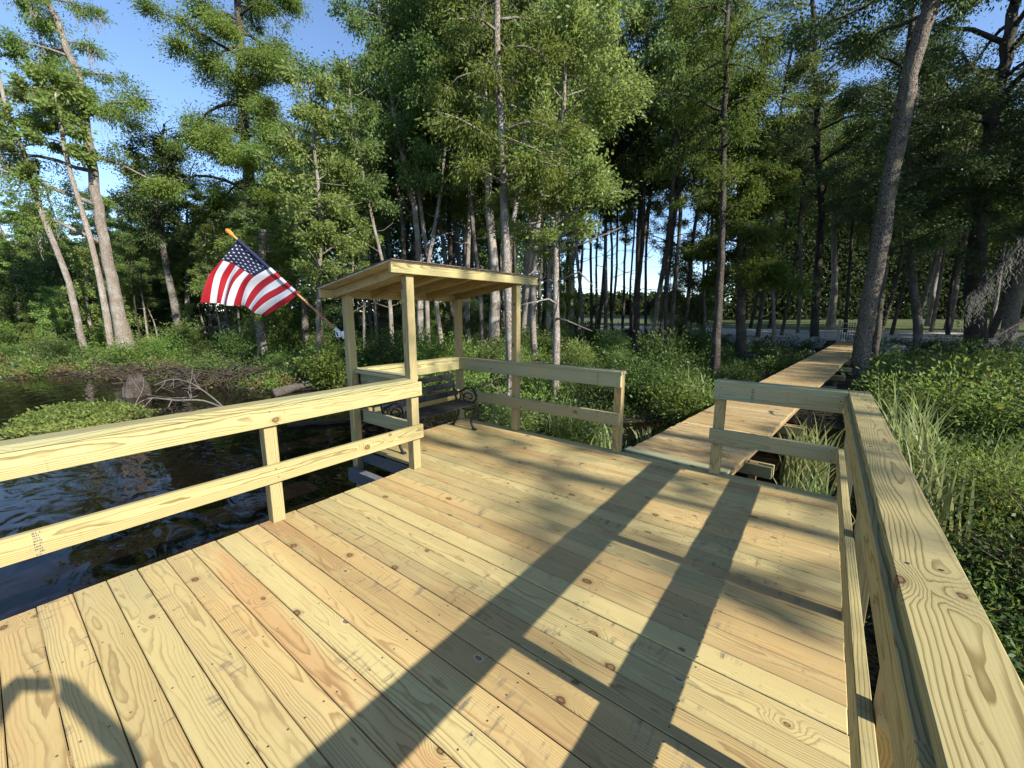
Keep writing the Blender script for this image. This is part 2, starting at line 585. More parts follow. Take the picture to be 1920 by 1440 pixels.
# ------------------------------------------------------------------ dock platform
XL, XR, YF, YB = -3.30, 0.235, 4.405, -2.6
XG = -4.27
dock = tag(empty('dock_platform', (-1.5, 1.0, 0)), 'new yellow pine dock platform with wide planks running across, over dark water', 'dock')
DL = np.array([-1.5, 1.0, 0.0])


def child(mb, name, mat, par, loc, smooth=False):
    return mb.build(name, mat, par, loc, smooth)


mb = MB()
scr = MB()
pitch = 0.1405
k = -19
y = 0.0045 + pitch * k
while y < YF - 0.03:
    y1 = min(y + pitch - 0.0038, YF)
    xl = XG if y > 2.595 - 0.03 else XL + RNG.uniform(-0.012, 0.006)
    if 2.55 < y < 2.60:
        xl = XG
    z = RNG.uniform(-0.0022, 0.0015)
    mb.board((xl, (y + y1) / 2, -0.019 + z), (XR + RNG.uniform(-.004, .004), (y + y1) / 2, -0.019 + z), (0, 1, 0), y1 - y, 0.038, 0.004)
    for xs in np.arange(XG + .1 if xl < -4 else XL + .05, XR, 0.585):
        for yy in (y + .03, y1 - .03):
            if y1 - y > .1:
                a = np.arange(7) / 7 * 2 * math.pi
                cx_, cy_ = xs + RNG.normal(0, .006), yy + RNG.normal(0, .004)
                scr.add(np.stack([cx_ + .0045 * np.cos(a), cy_ + .0045 * np.sin(a), np.full(7, z + .0012)], 1), [list(range(7))])
    y += pitch
child(mb, 'decking', 'deck', dock, DL)
o = child(scr, 'screw_heads', 'screw', dock, DL)
o['kind'] = 'stuff'
mb = MB()
for yy in np.arange(-2.5, 4.3, 0.585):
    pass
for xs in np.arange(XL + .025, XR, 0.585):
    mb.board((xs, YB, -.135), (xs, YF - .045, -.135), (0, 0, 1), .184, .038)
mb.board((XL, YF - .022, -.135), (XR, YF - .022, -.135), (0, 0, 1), .184, .038)
mb.board((XL, YB, -.135), (XR, YB, -.135), (0, 0, 1), .184, .038)
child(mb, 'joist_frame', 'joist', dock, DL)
mb = MB()
mb.board((XG + .01, 2.635, -.10), (XL - .022, 2.635, -.10), (0, 0, 1), .12, .038)
mb.board((-4.30, 2.50, -.285), (XL - .02, 2.50, -.285), (0, 0, 1), .15, .09)
mb.board((XG + .02, 2.66, -.135), (XG + .02, 4.38, -.135), (0, 0, 1), .184, .038)
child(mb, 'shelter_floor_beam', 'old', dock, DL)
mb = MB()
mb.board((-4.12, 2.50, -.36), (-3.52, 2.50, -.98), (0, 1, 0), .089, .07)
child(mb, 'diagonal_brace', 'post', dock, DL)
for xs in (-3.15, -1.5, 0.1):
    for yy in (-1.8, .9, 4.0):
        mb = MB()
        mb.board((xs, yy, -1.6), (xs, yy, -.23), (1, 0, 0), .14, .14)
        child(mb, 'piling', 'joist', dock, DL)

# ------------------------------------------------------------------ railings
RF0, RF1 = 0.772, 0.912           # rail face board
CAP = 0.95
LW0, LW1 = 0.333, 0.473           # lower board


def ink_stamp(mb, c, ux, uz, nv, w_, h_, seed):
    """faint illegible mill stamp: a column of short bars"""
    q = np.random.default_rng(seed)
    c, ux, uz, nv = [np.asarray(a, float) for a in (c, ux, uz, nv)]
    rows = 9
    for i in range(rows):
        x = -w_ / 2
        zc = (i / (rows - 1) - .5) * h_
        while x < w_ / 2:
            l = q.uniform(.002, .006)
            if q.random() < .72:
                p = [c + nv * .0008 + ux * xx + uz * (zc + dz) for xx, dz in ((x, -.0045), (x + l, -.0045), (x + l, .0045), (x, .0045))]
                mb.add(np.array(p), [[0, 1, 2, 3]])
            x += l + q.uniform(.001, .004)


def railing(name, label, base, parts):
    r = tag(empty(name, base), label, 'railing')
    for nm, mt, args in parts:
        mb = MB()
        for a in args:
            mb.board(*a)
        child(mb, nm, mt, r, np.asarray(base, float))
    return r


def post_args(x0, y0, z0, z1):
    return [((x0 + .0445, y0 + .0445, z0), (x0 + .0445, y0 + .0445, z1), (1, 0, 0), .089, .089, .004)]


# left railing, along the water
lb = (-3.25, 1.2, 0)
left_rail = railing('railing', 'pale yellow railing along the open water on the left, ending at the shelter post', lb, [
    ('cap_board', 'rail', [((-3.235, YB, CAP - .019), (-3.235, 2.556, CAP - .019), (1, 0, 0), .14, .038)]),
    ('top_board', 'rail', [((-3.191, YB, (RF0 + RF1) / 2), (-3.191, 2.665, (RF0 + RF1) / 2), (0, 0, 1), .14, .038)]),
    ('lower_board', 'rail', [((-3.191, YB, (LW0 + LW1) / 2), (-3.191, 2.665, (LW0 + LW1) / 2), (0, 0, 1), .14, .038)]),
    ('post', 'post', post_args(-3.30, 1.20, 0, RF1)),
    ('post', 'post', post_args(-3.30, -0.62, 0, RF1)),
    ('post', 'post', post_args(-3.30, -1.52, 0, RF1)),
])
mb = MB()
ink_stamp(mb, (-3.172, .055, .403), (0, 1, 0), (0, 0, 1), (1, 0, 0), .028, .12, 4)
child(mb, 'ink_stamp', 'ink', left_rail, np.array(lb))
mb = MB()
mb.board((-3.191, 2.6655, .37), (-3.191, 2.668, .37), (0, 0, 1), .065, .034, .0)
child(mb, 'red_end_mark', 'redpaint', left_rail, np.array(lb))

# right railing beside the photographer
rb = (0.27, 2.0, 0)
right_rail = railing('railing', 'nearest railing on the right with a wide flat cap showing bold grain', rb, [
    ('cap_board', 'rail', [((.275, YB, CAP - .019), (.275, 4.415, CAP - .019), (1, 0, 0), .14, .038)]),
    ('top_board', 'rail', [((.204, YB, (RF0 + RF1) / 2), (.204, 4.272, (RF0 + RF1) / 2), (0, 0, 1), .14, .038)]),
    ('lower_board', 'rail', [((.204, YB, (LW0 + LW1) / 2), (.204, 4.272, (LW0 + LW1) / 2), (0, 0, 1), .14, .038)]),
    ('corner_post', 'post', post_args(.2265, 4.312, -.5, RF1)),
] + [('post', 'post', post_args(.2265, yy, -.5, RF1)) for yy in (2.56, 1.37, .14, -1.1, -2.3)])

# far railing of the shelter and of the right corner
fb = (-2.5, 4.35, 0)
far_rail = railing('railing', 'greenish railing running from the shelter corner to the boardwalk opening', fb, [
    ('cap_board', 'green', [((-4.245, 4.338, CAP - .019), (-1.735, 4.338, CAP - .019), (0, 1, 0), .14, .038)]),
    ('top_board', 'green', [((-4.245, 4.291, (RF0 + RF1) / 2), (-1.745, 4.291, (RF0 + RF1) / 2), (0, 0, 1), .14, .038)]),
    ('lower_board', 'green', [((-4.245, 4.291, (LW0 + LW1) / 2), (-1.745, 4.291, (LW0 + LW1) / 2), (0, 0, 1), .14, .038)]),
    ('end_post', 'post', post_args(-1.835, 4.312, 0, RF1)),
])
mb = MB()
ink_stamp(mb, (-2.02, 4.272, .842), (1, 0, 0), (0, 0, 1), (0, -1, 0), .022, .12, 7)
child(mb, 'ink_stamp', 'ink', far_rail, np.array(fb))
cb = (-.3, 4.35, 0)
corner_rail = railing('railing', 'short green-stained railing on the right side of the boardwalk opening', cb, [
    ('cap_board', 'green', [((-.80, 4.345, CAP - .019), (.203, 4.345, CAP - .019), (0, 1, 0), .14, .038)]),
    ('top_board', 'green', [((-.80, 4.291, (RF0 + RF1) / 2), (.185, 4.291, (RF0 + RF1) / 2), (0, 0, 1), .14, .038)]),
    ('lower_board', 'green', [((-.81, 4.291, (LW0 + LW1) / 2), (.185, 4.291, (LW0 + LW1) / 2), (0, 0, 1), .14, .038)]),
    ('end_post', 'post', post_args(-.79, 4.312, 0, RF1)),
])
mb = MB()
ink_stamp(mb, (-.475, 4.272, .842), (1, 0, 0), (0, 0, 1), (0, -1, 0), .022, .12, 4)
child(mb, 'ink_stamp', 'ink', corner_rail, np.array(cb))



def fasteners(root, base, spots):
    """dark screw heads; each spot is (centre, face normal)"""
    for c, nv in spots:
        c, nv = np.asarray(c, float), np.asarray(nv, float)
        u = np.cross(nv, (0, 0, 1.0)) if abs(nv[2]) < .9 else np.array([1.0, 0, 0])
        v = np.cross(nv, u)
        mb = MB()
        a = np.arange(8) / 8 * 2 * math.pi
        mb.add(np.array([c + nv * .0012 + .0055 * (np.cos(t_) * u + np.sin(t_) * v) for t_ in a]), [list(range(8))])
        child(mb, 'screw_head', 'screw', root, np.asarray(base, float))


sp_ = []
for yp in (1.245, 2.605, -.575):
    for zz in (RF0 + .035, RF1 - .035, LW0 + .035, LW1 - .035):
        sp_.append(((-3.172, yp + RNG.normal(0, .008), zz + RNG.normal(0, .006)), (1, 0, 0)))
fasteners(left_rail, lb, sp_)
sp_ = []
for xp in (-1.79, -3.25, -4.1):
    for zz in (RF0 + .035, RF1 - .035, LW0 + .035, LW1 - .035):
        sp_.append(((xp + RNG.normal(0, .008), 4.272, zz + RNG.normal(0, .006)), (0, -1, 0)))
fasteners(far_rail, fb, sp_)
sp_ = []
for xp in (-.745, .15):
    for zz in (RF0 + .035, RF1 - .035, LW0 + .035, LW1 - .035):
        sp_.append(((xp + RNG.normal(0, .008), 4.272, zz + RNG.normal(0, .006)), (0, -1, 0)))
fasteners(corner_rail, cb, sp_)
sp_ = []
for yp in (2.605, 1.415, .185, 4.3):
    for xx in (.235, .30):
        sp_.append(((xx, yp + RNG.normal(0, .008), CAP), (0, 0, 1)))
    for zz in (RF0 + .035, RF1 - .035, LW0 + .035, LW1 - .035):
        sp_.append(((.185, min(yp, 4.2), zz), (-1, 0, 0)))
fasteners(right_rail, rb, sp_)

# ------------------------------------------------------------------ shelter
sb = (-3.8, 3.5, 0)
SB = np.array(sb)
shelter = tag(empty('shelter', sb), 'small open shelter on four posts with a sloping shingled roof at the dock corner', 'shelter')


def roofz(x):
    return 2.045 + 0.158 * (x + 3.19)


for x0, y0, zb in ((-3.30, 2.56, 0), (-4.36, 2.56, -.27), (-4.36, 4.312, 0), (-3.30, 4.312, 0)):
    mb = MB()
    for a in post_args(x0, y0, zb, roofz(x0 + .04) - .085):
        mb.board(*a)
    child(mb, 'post', 'post', shelter, SB)
for yy in (2.535, 3.02, 3.45, 3.88, 4.425):
    mb = MB()
    mb.board((-4.43, yy, roofz(-4.43) - .0445), (-3.206, yy, roofz(-3.206) - .0445), (0, 0, 1), .089, .038)
    child(mb, 'rafter', 'roofwood', shelter, SB)
mb = MB()
mb.board((-3.186, 2.36, roofz(-3.186) - .046), (-3.186, 4.72, roofz(-3.186) - .046), (0, 0, 1), .092, .038)
child(mb, 'front_fascia', 'rail', shelter, SB)
mb = MB()
mb.board((-4.45, 2.36, roofz(-4.45) - .046), (-4.45, 4.72, roofz(-4.45) - .046), (0, 0, 1), .092, .038)
child(mb, 'rear_fascia', 'roofwood', shelter, SB)
mb = MB()
mb.board((-4.48, 3.54, roofz(-4.48) + .0085), (-3.165, 3.54, roofz(-3.165) + .0085), (0, 1, 0), 2.38, .014, .001)
child(mb, 'roof_sheet', 'ply', shelter, SB)
mb = MB()
q = np.random.default_rng(5)
for i in range(9):
    xa = -4.50 + i * .15
    for j in range(8):
        ya = 2.345 + j * .2985
        z0 = .018 + .004 * q.random()
        xb = xa + .16
        z1 = z0 + .006
        p = [(xa, ya, roofz(xa) + z1 + .006), (xb, ya, roofz(xb) + z0), (xb, ya + .2965, roofz(xb) + z0), (xa, ya + .2965, roofz(xa) + z1 + .006)]
        pb = [(a, b, c - .008) for a, b, c in p]
        mb.add(np.array(p + pb), [[0, 1, 2, 3], [7, 6, 5, 4], [0, 4, 5, 1], [1, 5, 6, 2], [2, 6, 7, 3], [3, 7, 4, 0]])
child(mb, 'shingles', 'shingle', shelter, SB)
for nm, za, zb in (('top_board', RF0, RF1), ('lower_board', LW0, LW1)):
    mb = MB()
    mb.board((-4.251, 2.656, (za + zb) / 2), (-4.251, 4.270, (za + zb) / 2), (0, 0, 1), .14, .038)
    child(mb, 'back_' + nm, 'rail', shelter, SB)
    mb = MB()
    mb.board((-4.40, 2.675, (za + zb) / 2 - (.0 if nm == 'top_board' else .01)), (-3.305, 2.675, (za + zb) / 2 - (.0 if nm == 'top_board' else .01)), (0, 0, 1), .14, .038)
    child(mb, 'side_' + nm, 'green', shelter, SB)
mb = MB()
mb.board((-4.45, 2.665, CAP - .019), (-3.305, 2.665, CAP - .019), (0, 1, 0), .14, .038)
child(mb, 'side_cap_board', 'green', shelter, SB)
mb = MB()
mb.board((-4.29, 2.738, CAP - .019), (-4.29, 4.265, CAP - .019), (1, 0, 0), .14, .038)
child(mb, 'back_cap_board', 'rail', shelter, SB)

# ------------------------------------------------------------------ bench
bx0, bx1, by0, by1 = -4.12, -3.72, 2.80, 4.00
bench = tag(empty('bench', (-3.9, 3.4, 0)), 'black cast iron garden bench with dark slats under the shelter roof', 'bench')
BB = np.array([-3.9, 3.4, 0.0])


def curve(ps, n=24):
    ps = np.asarray(ps, float)
    t = np.linspace(0, len(ps) - 1, n)
    i = np.clip(t.astype(int), 0, len(ps) - 2)
    f = (t - i)[:, None]
    p0 = ps[np.clip(i - 1, 0, len(ps) - 1)]
    p1, p2 = ps[i], ps[i + 1]
    p3 = ps[np.clip(i + 2, 0, len(ps) - 1)]
    return .5 * (2 * p1 + (p2 - p0) * f + (2 * p0 - 5 * p1 + 4 * p2 - p3) * f ** 2 + (3 * p1 - 3 * p2 + p3 - p0) * f ** 3)


for yy in (by0, by1):
    mb = MB()

    def tb(ps, r, n=20):
        P = curve([(a, yy, b) for a, b in ps], n)
        mb.tube(P, np.full(n, r), 6)
    tb([(-3.70, .01), (-3.76, .10), (-3.70, .22), (-3.66, .31), (-3.66, .36)], .017)         # front leg
    tb([(-4.13, .01), (-4.05, .10), (-4.00, .22), (-4.02, .36)], .017)                        # back leg
    tb([(-4.02, .36), (-4.07, .50), (-4.12, .64), (-4.17, .76)], .016)                        # back upright
    tb([(-4.03, .30), (-3.86, .27), (-3.70, .30)], .011)                                       # stretcher
    tb([(-4.09, .55), (-4.02, .50), (-3.94, .52), (-3.83, .575), (-3.72, .575), (-3.655, .52), (-3.66, .44), (-3.72, .39), (-3.80, .39)], .014, 34)
    tb([(-3.84, .37), (-3.90, .42), (-3.86, .49), (-3.79, .51), (-3.73, .48), (-3.75, .43), (-3.80, .44)], .009, 30)
    tb([(-3.99, .51), (-3.95, .45), (-3.98, .38)], .009)
    tb([(-3.93, .52), (-3.90, .46), (-3.84, .44)], .008)
    tb([(-3.67, .47), (-3.70, .53), (-3.77, .55)], .008)
    tb([(-4.02, .36), (-3.84, .345), (-3.66, .36)], .014)
    mb.box((-3.70, yy, .012), (.07, .045, .022), ch=.004)
    mb.box((-4.13, yy, .012), (.07, .045, .022), ch=.004)
    child(mb, 'iron_frame', 'iron', bench, BB, True)
for i, xs in enumerate(np.linspace(-3.985, -3.665, 6)):
    mb = MB()
    zz = .372 + .006 * abs(i - 2.5) / 2.5
    mb.board((xs, by0 - .03, zz), (xs, by1 + .03, zz), (1, 0, 0), .052, .022, .005)
    child(mb, 'seat_slat', 'slat', bench, BB)
for i in range(3):
    mb = MB()
    f = .22 + i * .33
    xs, zz = -4.015 - .15 * f + .02, .42 + .33 * f
    mb.board((xs, by0 - .02, zz), (xs, by1 + .02, zz), (-.3, 0, 1), .075, .022, .005)
    child(mb, 'back_slat', 'slat', bench, BB)

# ------------------------------------------------------------------ flag
def flag_material(name, c):
    t = NT(name)
    o_ = t.obj()
    n_ = t.noise(o_, 260, 2)[0]
    b = t.n('ShaderNodeBsdfPrincipled')
    t.l(t.mix(n_, tuple(x * .88 for x in c), c), b.inputs['Base Color'])
    b.inputs['Roughness'].default_value = .6
    tr = t.n('ShaderNodeBsdfTranslucent')
    tr.inputs[0].default_value = (*c, 1)
    mx = t.n('ShaderNodeMixShader')
    mx.inputs[0].default_value = .25
    t.l(b.outputs[0], mx.inputs[1])
    t.l(tr.outputs[0], mx.inputs[2])
    t.l(mx.outputs[0], t.out.inputs[0])
    return t.m


M['f_red'] = flag_material('flag_red', (0.42, 0.012, 0.022))
M['f_white'] = flag_material('flag_white', (0.74, 0.75, 0.78))
M['f_blue'] = flag_material('flag_blue', (0.012, 0.016, 0.055))
M['orange'] = mat_plain('orange_knob', (0.75, 0.19, 0.03), .45, .08, 30)
M['polewood'] = mat_plain('varnished_pole', (0.58, 0.33, 0.12), .45, .12, 14)
M['whiteplastic'] = mat_plain('white_tie', (0.78, 0.78, 0.76), .5, .08, 20)
DFL = float((np.array([-4.40, 2.58, 1.36]) - EYE) @ HF)
fl = tag(empty('flag', at(638, 624, DFL)), 'red white and blue striped flag with white stars on a slanted pole beside the shelter', 'flag')
FL = at(638, 624, DFL)
A = at(640, 626, DFL)
T = at(436, 441, DFL)
mb = MB()
mb.tube(np.linspace(A, A + (T - A) * .34, 6), np.full(6, .0135), 10)
child(mb, 'lower_pole', mat_plain('reddish_pole', (0.42, 0.20, 0.09), .45, .15, 14), fl, FL, True)
mb = MB()
mb.tube(np.linspace(A + (T - A) * .34, T, 12), np.full(12, .0125), 10)
child(mb, 'upper_pole', 'polewood', fl, FL, True)
mb = MB()
ax = unit(T - A)
mb.tube([T - ax * .01, T + ax * .012, T + ax * .03, T + ax * .05, T + ax * .075, T + ax * .09], [.013, .024, .021, .027, .022, .010], 12)
child(mb, 'finial', 'orange', fl, FL, True)
mb = MB()
mb.tube([A - ax * .05, A + ax * .09], [.021, .021], 10)
mb.box(A + np.array([.055, .0, -.01]), (.02, .04, .09), ch=.004)
for s in (-1, 1):
    mb.tube(curve([A + ax * .02, A + np.array([-.01 * s, -.03, .03 * s]), A + np.array([-.06, -.03, .01 + .03 * s]), A + np.array([-.07, -.02, -.05 * s])], 14), np.linspace(.010, .005, 14), 6)
    mb.tube(curve([A + ax * .05, A + np.array([.02, -.03, .03 * s]), A + np.array([.06, -.01, .0])], 12), np.full(12, .009), 6)
child(mb, 'bracket_tie', 'whiteplastic', fl, FL, True)
# cloth: u along the hoist (0 = top), v along the fly; edges of the cloth measured as four curves
hoist = curve([at(446, 450, DFL), at(503, 498, DFL), at(560, 550, DFL)], 41)
flyed = curve([at(381, 567, DFL), at(402, 569, DFL), at(425, 573, DFL), at(449, 573, DFL), at(470, 584, DFL), at(487, 593, DFL)], 41)
tope = curve([at(446, 450, DFL), at(427, 474, DFL), at(410, 496, DFL), at(394, 520, DFL), at(381, 567, DFL)], 41)
bote = curve([at(560, 550, DFL), at(541, 566, DFL), at(520, 577, DFL), at(487, 593, DFL)], 41)


def lerp_curve(C, t):
    t = np.clip(t, 0, 1) * (len(C) - 1)
    i = np.minimum(t.astype(int), len(C) - 2)
    f = (t - i)[:, None]
    return C[i] * (1 - f) + C[i + 1] * f


def cloth(u, v):
    u = np.asarray(u, float)
    v = np.asarray(v, float)
    U, Vv = u[:, None], v[:, None]
    P = (1 - Vv) * lerp_curve(hoist, u) + Vv * lerp_curve(flyed, u) + (1 - U) * lerp_curve(tope, v) + U * lerp_curve(bote, v)
    P -= (1 - U) * (1 - Vv) * hoist[0] + U * (1 - Vv) * hoist[-1] + (1 - U) * Vv * flyed[0] + U * Vv * flyed[-1]
    bow = np.sin(math.pi * v) * np.sin(math.pi * np.clip(u, 0, 1))
    P += UP * (0.05 * bow)[:, None] - RT * (0.035 * bow)[:, None]
    amp = .006 + .030 * v
    rip = amp * (np.sin(u * 15 + v * 2.2) + .5 * np.sin(u * 29 - v * 5 + 1.0)) * np.minimum(1, v * 3 + .1)
    rip += .07 * np.exp(-((u - .02) / .07) ** 2) * v ** 1.5 - .06 * v ** 2
    return P - HF * rip[:, None]


nu, nv = 13 * 6, 70
uu, vvv = np.meshgrid(np.linspace(0, 1, nu + 1), np.linspace(0, 1, nv + 1), indexing='ij')
P = cloth(uu.ravel(), vvv.ravel())
mb = MB()
F, MI = [], []
for i in range(nu):
    st = i // 6
    for j in range(nv):
        F.append([i * (nv + 1) + j, i * (nv + 1) + j + 1, (i + 1) * (nv + 1) + j + 1, (i + 1) * (nv + 1) + j])
        MI.append(2 if (st < 7 and (j + .5) / nv < .40) else (0 if st % 2 == 0 else 1))
mb.add(P, F)
mb.mi = MI
child(mb, 'striped_cloth', ['f_red', 'f_white', 'f_blue'], fl, FL, True)
mb = MB()
cu, cv = 7 / 13, .40
for r in range(9):
    ncol = 6 if r % 2 == 0 else 5
    for c in range(ncol):
        u0 = cu * (r + 1) / 10
        v0 = cv * ((c * 2 + 1) if ncol == 6 else (c * 2 + 2)) / 12
        a = np.arange(10) / 10 * 2 * math.pi + math.pi
        rr = np.where(np.arange(10) % 2 == 0, .0235, .0094)
        us = u0 + rr * np.cos(a) * 1.0
        vs = v0 + rr * np.sin(a) * 1.0 / 1.6
        S = cloth(np.append(us, u0), np.append(vs, v0))
        for s in (-1, 1):
            mb.add(S - HF * .003 * s, [[10, i, (i + 1) % 10] for i in range(10)])
child(mb, 'stars', 'f_white', fl, FL)
mb = MB()
ht = np.linspace(0, 1, 14)
for i in range(13):
    pa, pb = lerp_curve(hoist, np.array([ht[i], ht[i + 1]]))
    pr = A + ax * ((pa - A) @ ax)
    pr2 = A + ax * ((pb - A) @ ax)
    mb.tube([pr, pr2], [.021, .021], 10, mi=2 if i < 7 else (0 if i % 2 == 0 else 1), cap=False)
child(mb, 'pole_sleeve', ['f_red', 'f_white', 'f_blue'], fl, FL, True)

# ------------------------------------------------------------------ boardwalk
WA = rad(5.5)
WD = np.array([math.sin(WA), math.cos(WA), 0])
WP = np.array([math.cos(WA), -math.sin(WA), 0])
W0 = np.array([-1.19, 4.43, -.012])
WL = 25.0
WH = 0.555
bw = tag(empty('boardwalk', W0), 'long narrow tan plank boardwalk leading from the dock to the gate on the shore', 'boardwalk')
mb = MB()
mb.board((W0 - WP * WH - WD * .0 + (0, 0, .004)) + WD * .06, (W0 + WP * (WH + .0) + (0, 0, .004)) + WD * .06, WD, .14, .038, .004)
child(mb, 'threshold_board', 'green', bw, W0)
mb = MB()
s = .14
while s < WL:
    j = RNG.uniform(-.008, .008)
    z = np.array([0, 0, -.02 + RNG.uniform(-.002, .002)])
    mb.board(W0 + WD * (s + .07) - WP * (WH + j) + z, W0 + WD * (s + .07) + WP * (WH - j) + z, WD, .133, .036, .006)
    s += .1425
child(mb, 'planking', 'walk', bw, W0)
mb = MB()
for off in (-WH + .10, 0, WH - .10):
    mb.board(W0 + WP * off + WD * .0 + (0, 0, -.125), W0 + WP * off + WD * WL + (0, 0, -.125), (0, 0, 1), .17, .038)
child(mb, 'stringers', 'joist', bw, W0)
for s in (.22, 1.25, 3.55, 6.0, 8.4, 10.8, 13.2, 15.6, 18, 20.4, 22.8):
    mb = MB()
    for d in (-.062, .062):
        mb.board(W0 + WD * (s + d) - WP * (WH + .02) + (0, 0, -.285), W0 + WD * (s + d) + WP * (WH + .19) + (0, 0, -.285), (0, 0, 1), .14, .036)
    child(mb, 'cross_beam', 'rail', bw, W0)
    for e in (-1, 1):
        mb = MB()
        mb.board(W0 + WD * s + WP * e * (WH - .02) + (0, 0, -1.3), W0 + WD * s + WP * e * (WH - .02) + (0, 0, -.212), (1, 0, 0), .086, .086)
        child(mb, 'support_post', 'joist', bw, W0)

# gate at the shore end
M['gategrey'] = mat_plain('grey_gate_post', (0.30, 0.29, 0.26), .8, .15, 10)
M['palemetal'] = mat_plain('pale_gate_bar', (0.62, 0.60, 0.55), .5, .1, 14)
GB = W0 + WD * (WL - .35) + np.array([0, 0, 0])
gate = tag(empty('gate', GB), 'small barred gate closing the far end of the boardwalk', 'gate')
for e in (-1, 1):
    mb = MB()
    c = GB + WP * e * .60
    mb.board(c + (0, 0, -.5), c + (0, 0, 1.12), (1, 0, 0), .12, .12, .006)
    mb.box(c + (0, 0, 1.135), (.14, .14, .03), ch=.005)
    child(mb, 'gate_post', 'gategrey', gate, GB)
mb = MB()
for zz in (.09, .45, .72, 1.0):
    mb.board(GB - WP * .53 + (0, 0, zz), GB + WP * .53 + (0, 0, zz), (0, 0, 1), .045, .03)
child(mb, 'gate_rail', 'palemetal', gate, GB)
mb = MB()
for i in range(10):
    c = GB + WP * (-.48 + i * .1066)
    mb.tube([c + WD * -.03 + (0, 0, .06), c + WD * -.03 + (0, 0, 1.06)], [.014, .014], 6)
child(mb, 'gate_bars', 'iron', gate, GB)

# ------------------------------------------------------------------ terrain
ZW = -0.75
# shoreline (land lies behind it as seen from the dock)
SHORE = np.array([(-120, -30), (-60, -10), (-32, -1.5), (-22.6, .4), (-22.5, 2.2), (-17.3, 3.3), (-15.0, 4.6), (-12.6, 5.0),
                  (-12.2, 7.2), (-9.0, 8.2), (-6.6, 7.6), (-4.4, 6.9), (-2.9, 8.6), (-1.7, 10.6), (0.7, 10.4), (0.95, 6.0), (0.95, 3.5), (1.1, 1.5), (1.3, -1.0), (1.6, -6), (3, -40)])


def shore_dist(x, y):
    """signed distance to the shoreline, positive on land"""
    p = np.stack([x, y], -1)
    best = np.full(x.shape, 1e9)
    sgn = np.ones(x.shape)
    for a, b in zip(SHORE[:-1], SHORE[1:]):
        d = b - a
        t = np.clip(((p - a) @ d) / (d @ d), 0, 1)
        q = a + t[..., None] * d
        ds = np.linalg.norm(p - q, axis=-1)
        cr = d[0] * (p[..., 1] - a[1]) - d[1] * (p[..., 0] - a[0])
        up = ds < best
        best = np.where(up, ds, best)
        sgn = np.where(up, np.sign(cr), sgn)
    return best * sgn


def vnoise(x, y, sc, seed):
    q = np.random.default_rng(seed)
    g = q.uniform(-1, 1, (128, 128))
    fx, fy = x / sc, y / sc
    ix, iy = np.floor(fx).astype(int), np.floor(fy).astype(int)
    tx, ty = fx - ix, fy - iy
    tx, ty = tx * tx * (3 - 2 * tx), ty * ty * (3 - 2 * ty)
    G = lambda a, b: g[a % 128, b % 128]
    return (G(ix, iy) * (1 - tx) + G(ix + 1, iy) * tx) * (1 - ty) + (G(ix, iy + 1) * (1 - tx) + G(ix + 1, iy + 1) * tx) * ty


def sstep(x, a, b):
    t = np.clip((x - a) / (b - a), 0, 1)
    return t * t * (3 - 2 * t)


def terrain(x, y):
    x = np.asarray(x, float)
    y = np.asarray(y, float)
    d = shore_dist(x, y)
    z = ZW + np.clip(d * .13, -1.1, .16) + .05 * vnoise(x, y, 1.7, 1) * sstep(d, 0, 1.5)
    yy = y - .02 * x + 1.2 * vnoise(x, y, 9, 2)
    rise = sstep(yy, 25.5, 29.5) * sstep(d, 2, 8)
    z = z * (1 - rise) + rise * (-.10 + .04 * vnoise(x, y, 6, 3) + .016 * np.clip(y - 40, 0, 200) * .6)
    return z


gx = np.concatenate([np.linspace(-900, -70, 20), np.linspace(-66, -26, 40), np.linspace(-25.5, 16, 120), np.linspace(17, 80, 42), np.linspace(90, 900, 20)])
gy = np.concatenate([np.linspace(-900, -45, 16), np.linspace(-40, -4, 18), np.linspace(-3.5, 36, 120), np.linspace(37, 100, 50), np.linspace(110, 1200, 20)])
X, Y = np.meshgrid(gx, gy, indexing='ij')
Z = terrain(X, Y)
V = np.stack([X, Y, Z], -1).reshape(-1, 3)
ny = len(gy)
F = [[i * ny + j, (i + 1) * ny + j, (i + 1) * ny + j + 1, i * ny + j + 1] for i in range(len(gx) - 1) for j in range(ny - 1)]
t = NT('swamp_soil')
pz = t.geo()
n1 = t.noise(pz, 1.3, 6, .65)[0]
n2 = t.noise(pz, 14, 4, .7)[0]
c = t.mix(t.ss(n1, .35, .65), (0.012, 0.010, 0.007), (0.032, 0.025, 0.016))
c = t.mix(t.math('MULTIPLY', t.ss(n2, .5, .7), .45), c, (0.055, 0.042, 0.026))
c = t.mix(t.math('MULTIPLY', t.ss(t.noise(pz, .7, 3)[0], .5, .65), .5), c, (0.022, 0.032, 0.010))
t.bsdf(c, .9, n2, .8, .05, spec=.2)
M['soil'] = t.m
mb = MB()
mb.add(V, F)
tag(mb.build('ground', 'soil', smooth=True), 'dark swampy ground', 'ground', kind='structure')

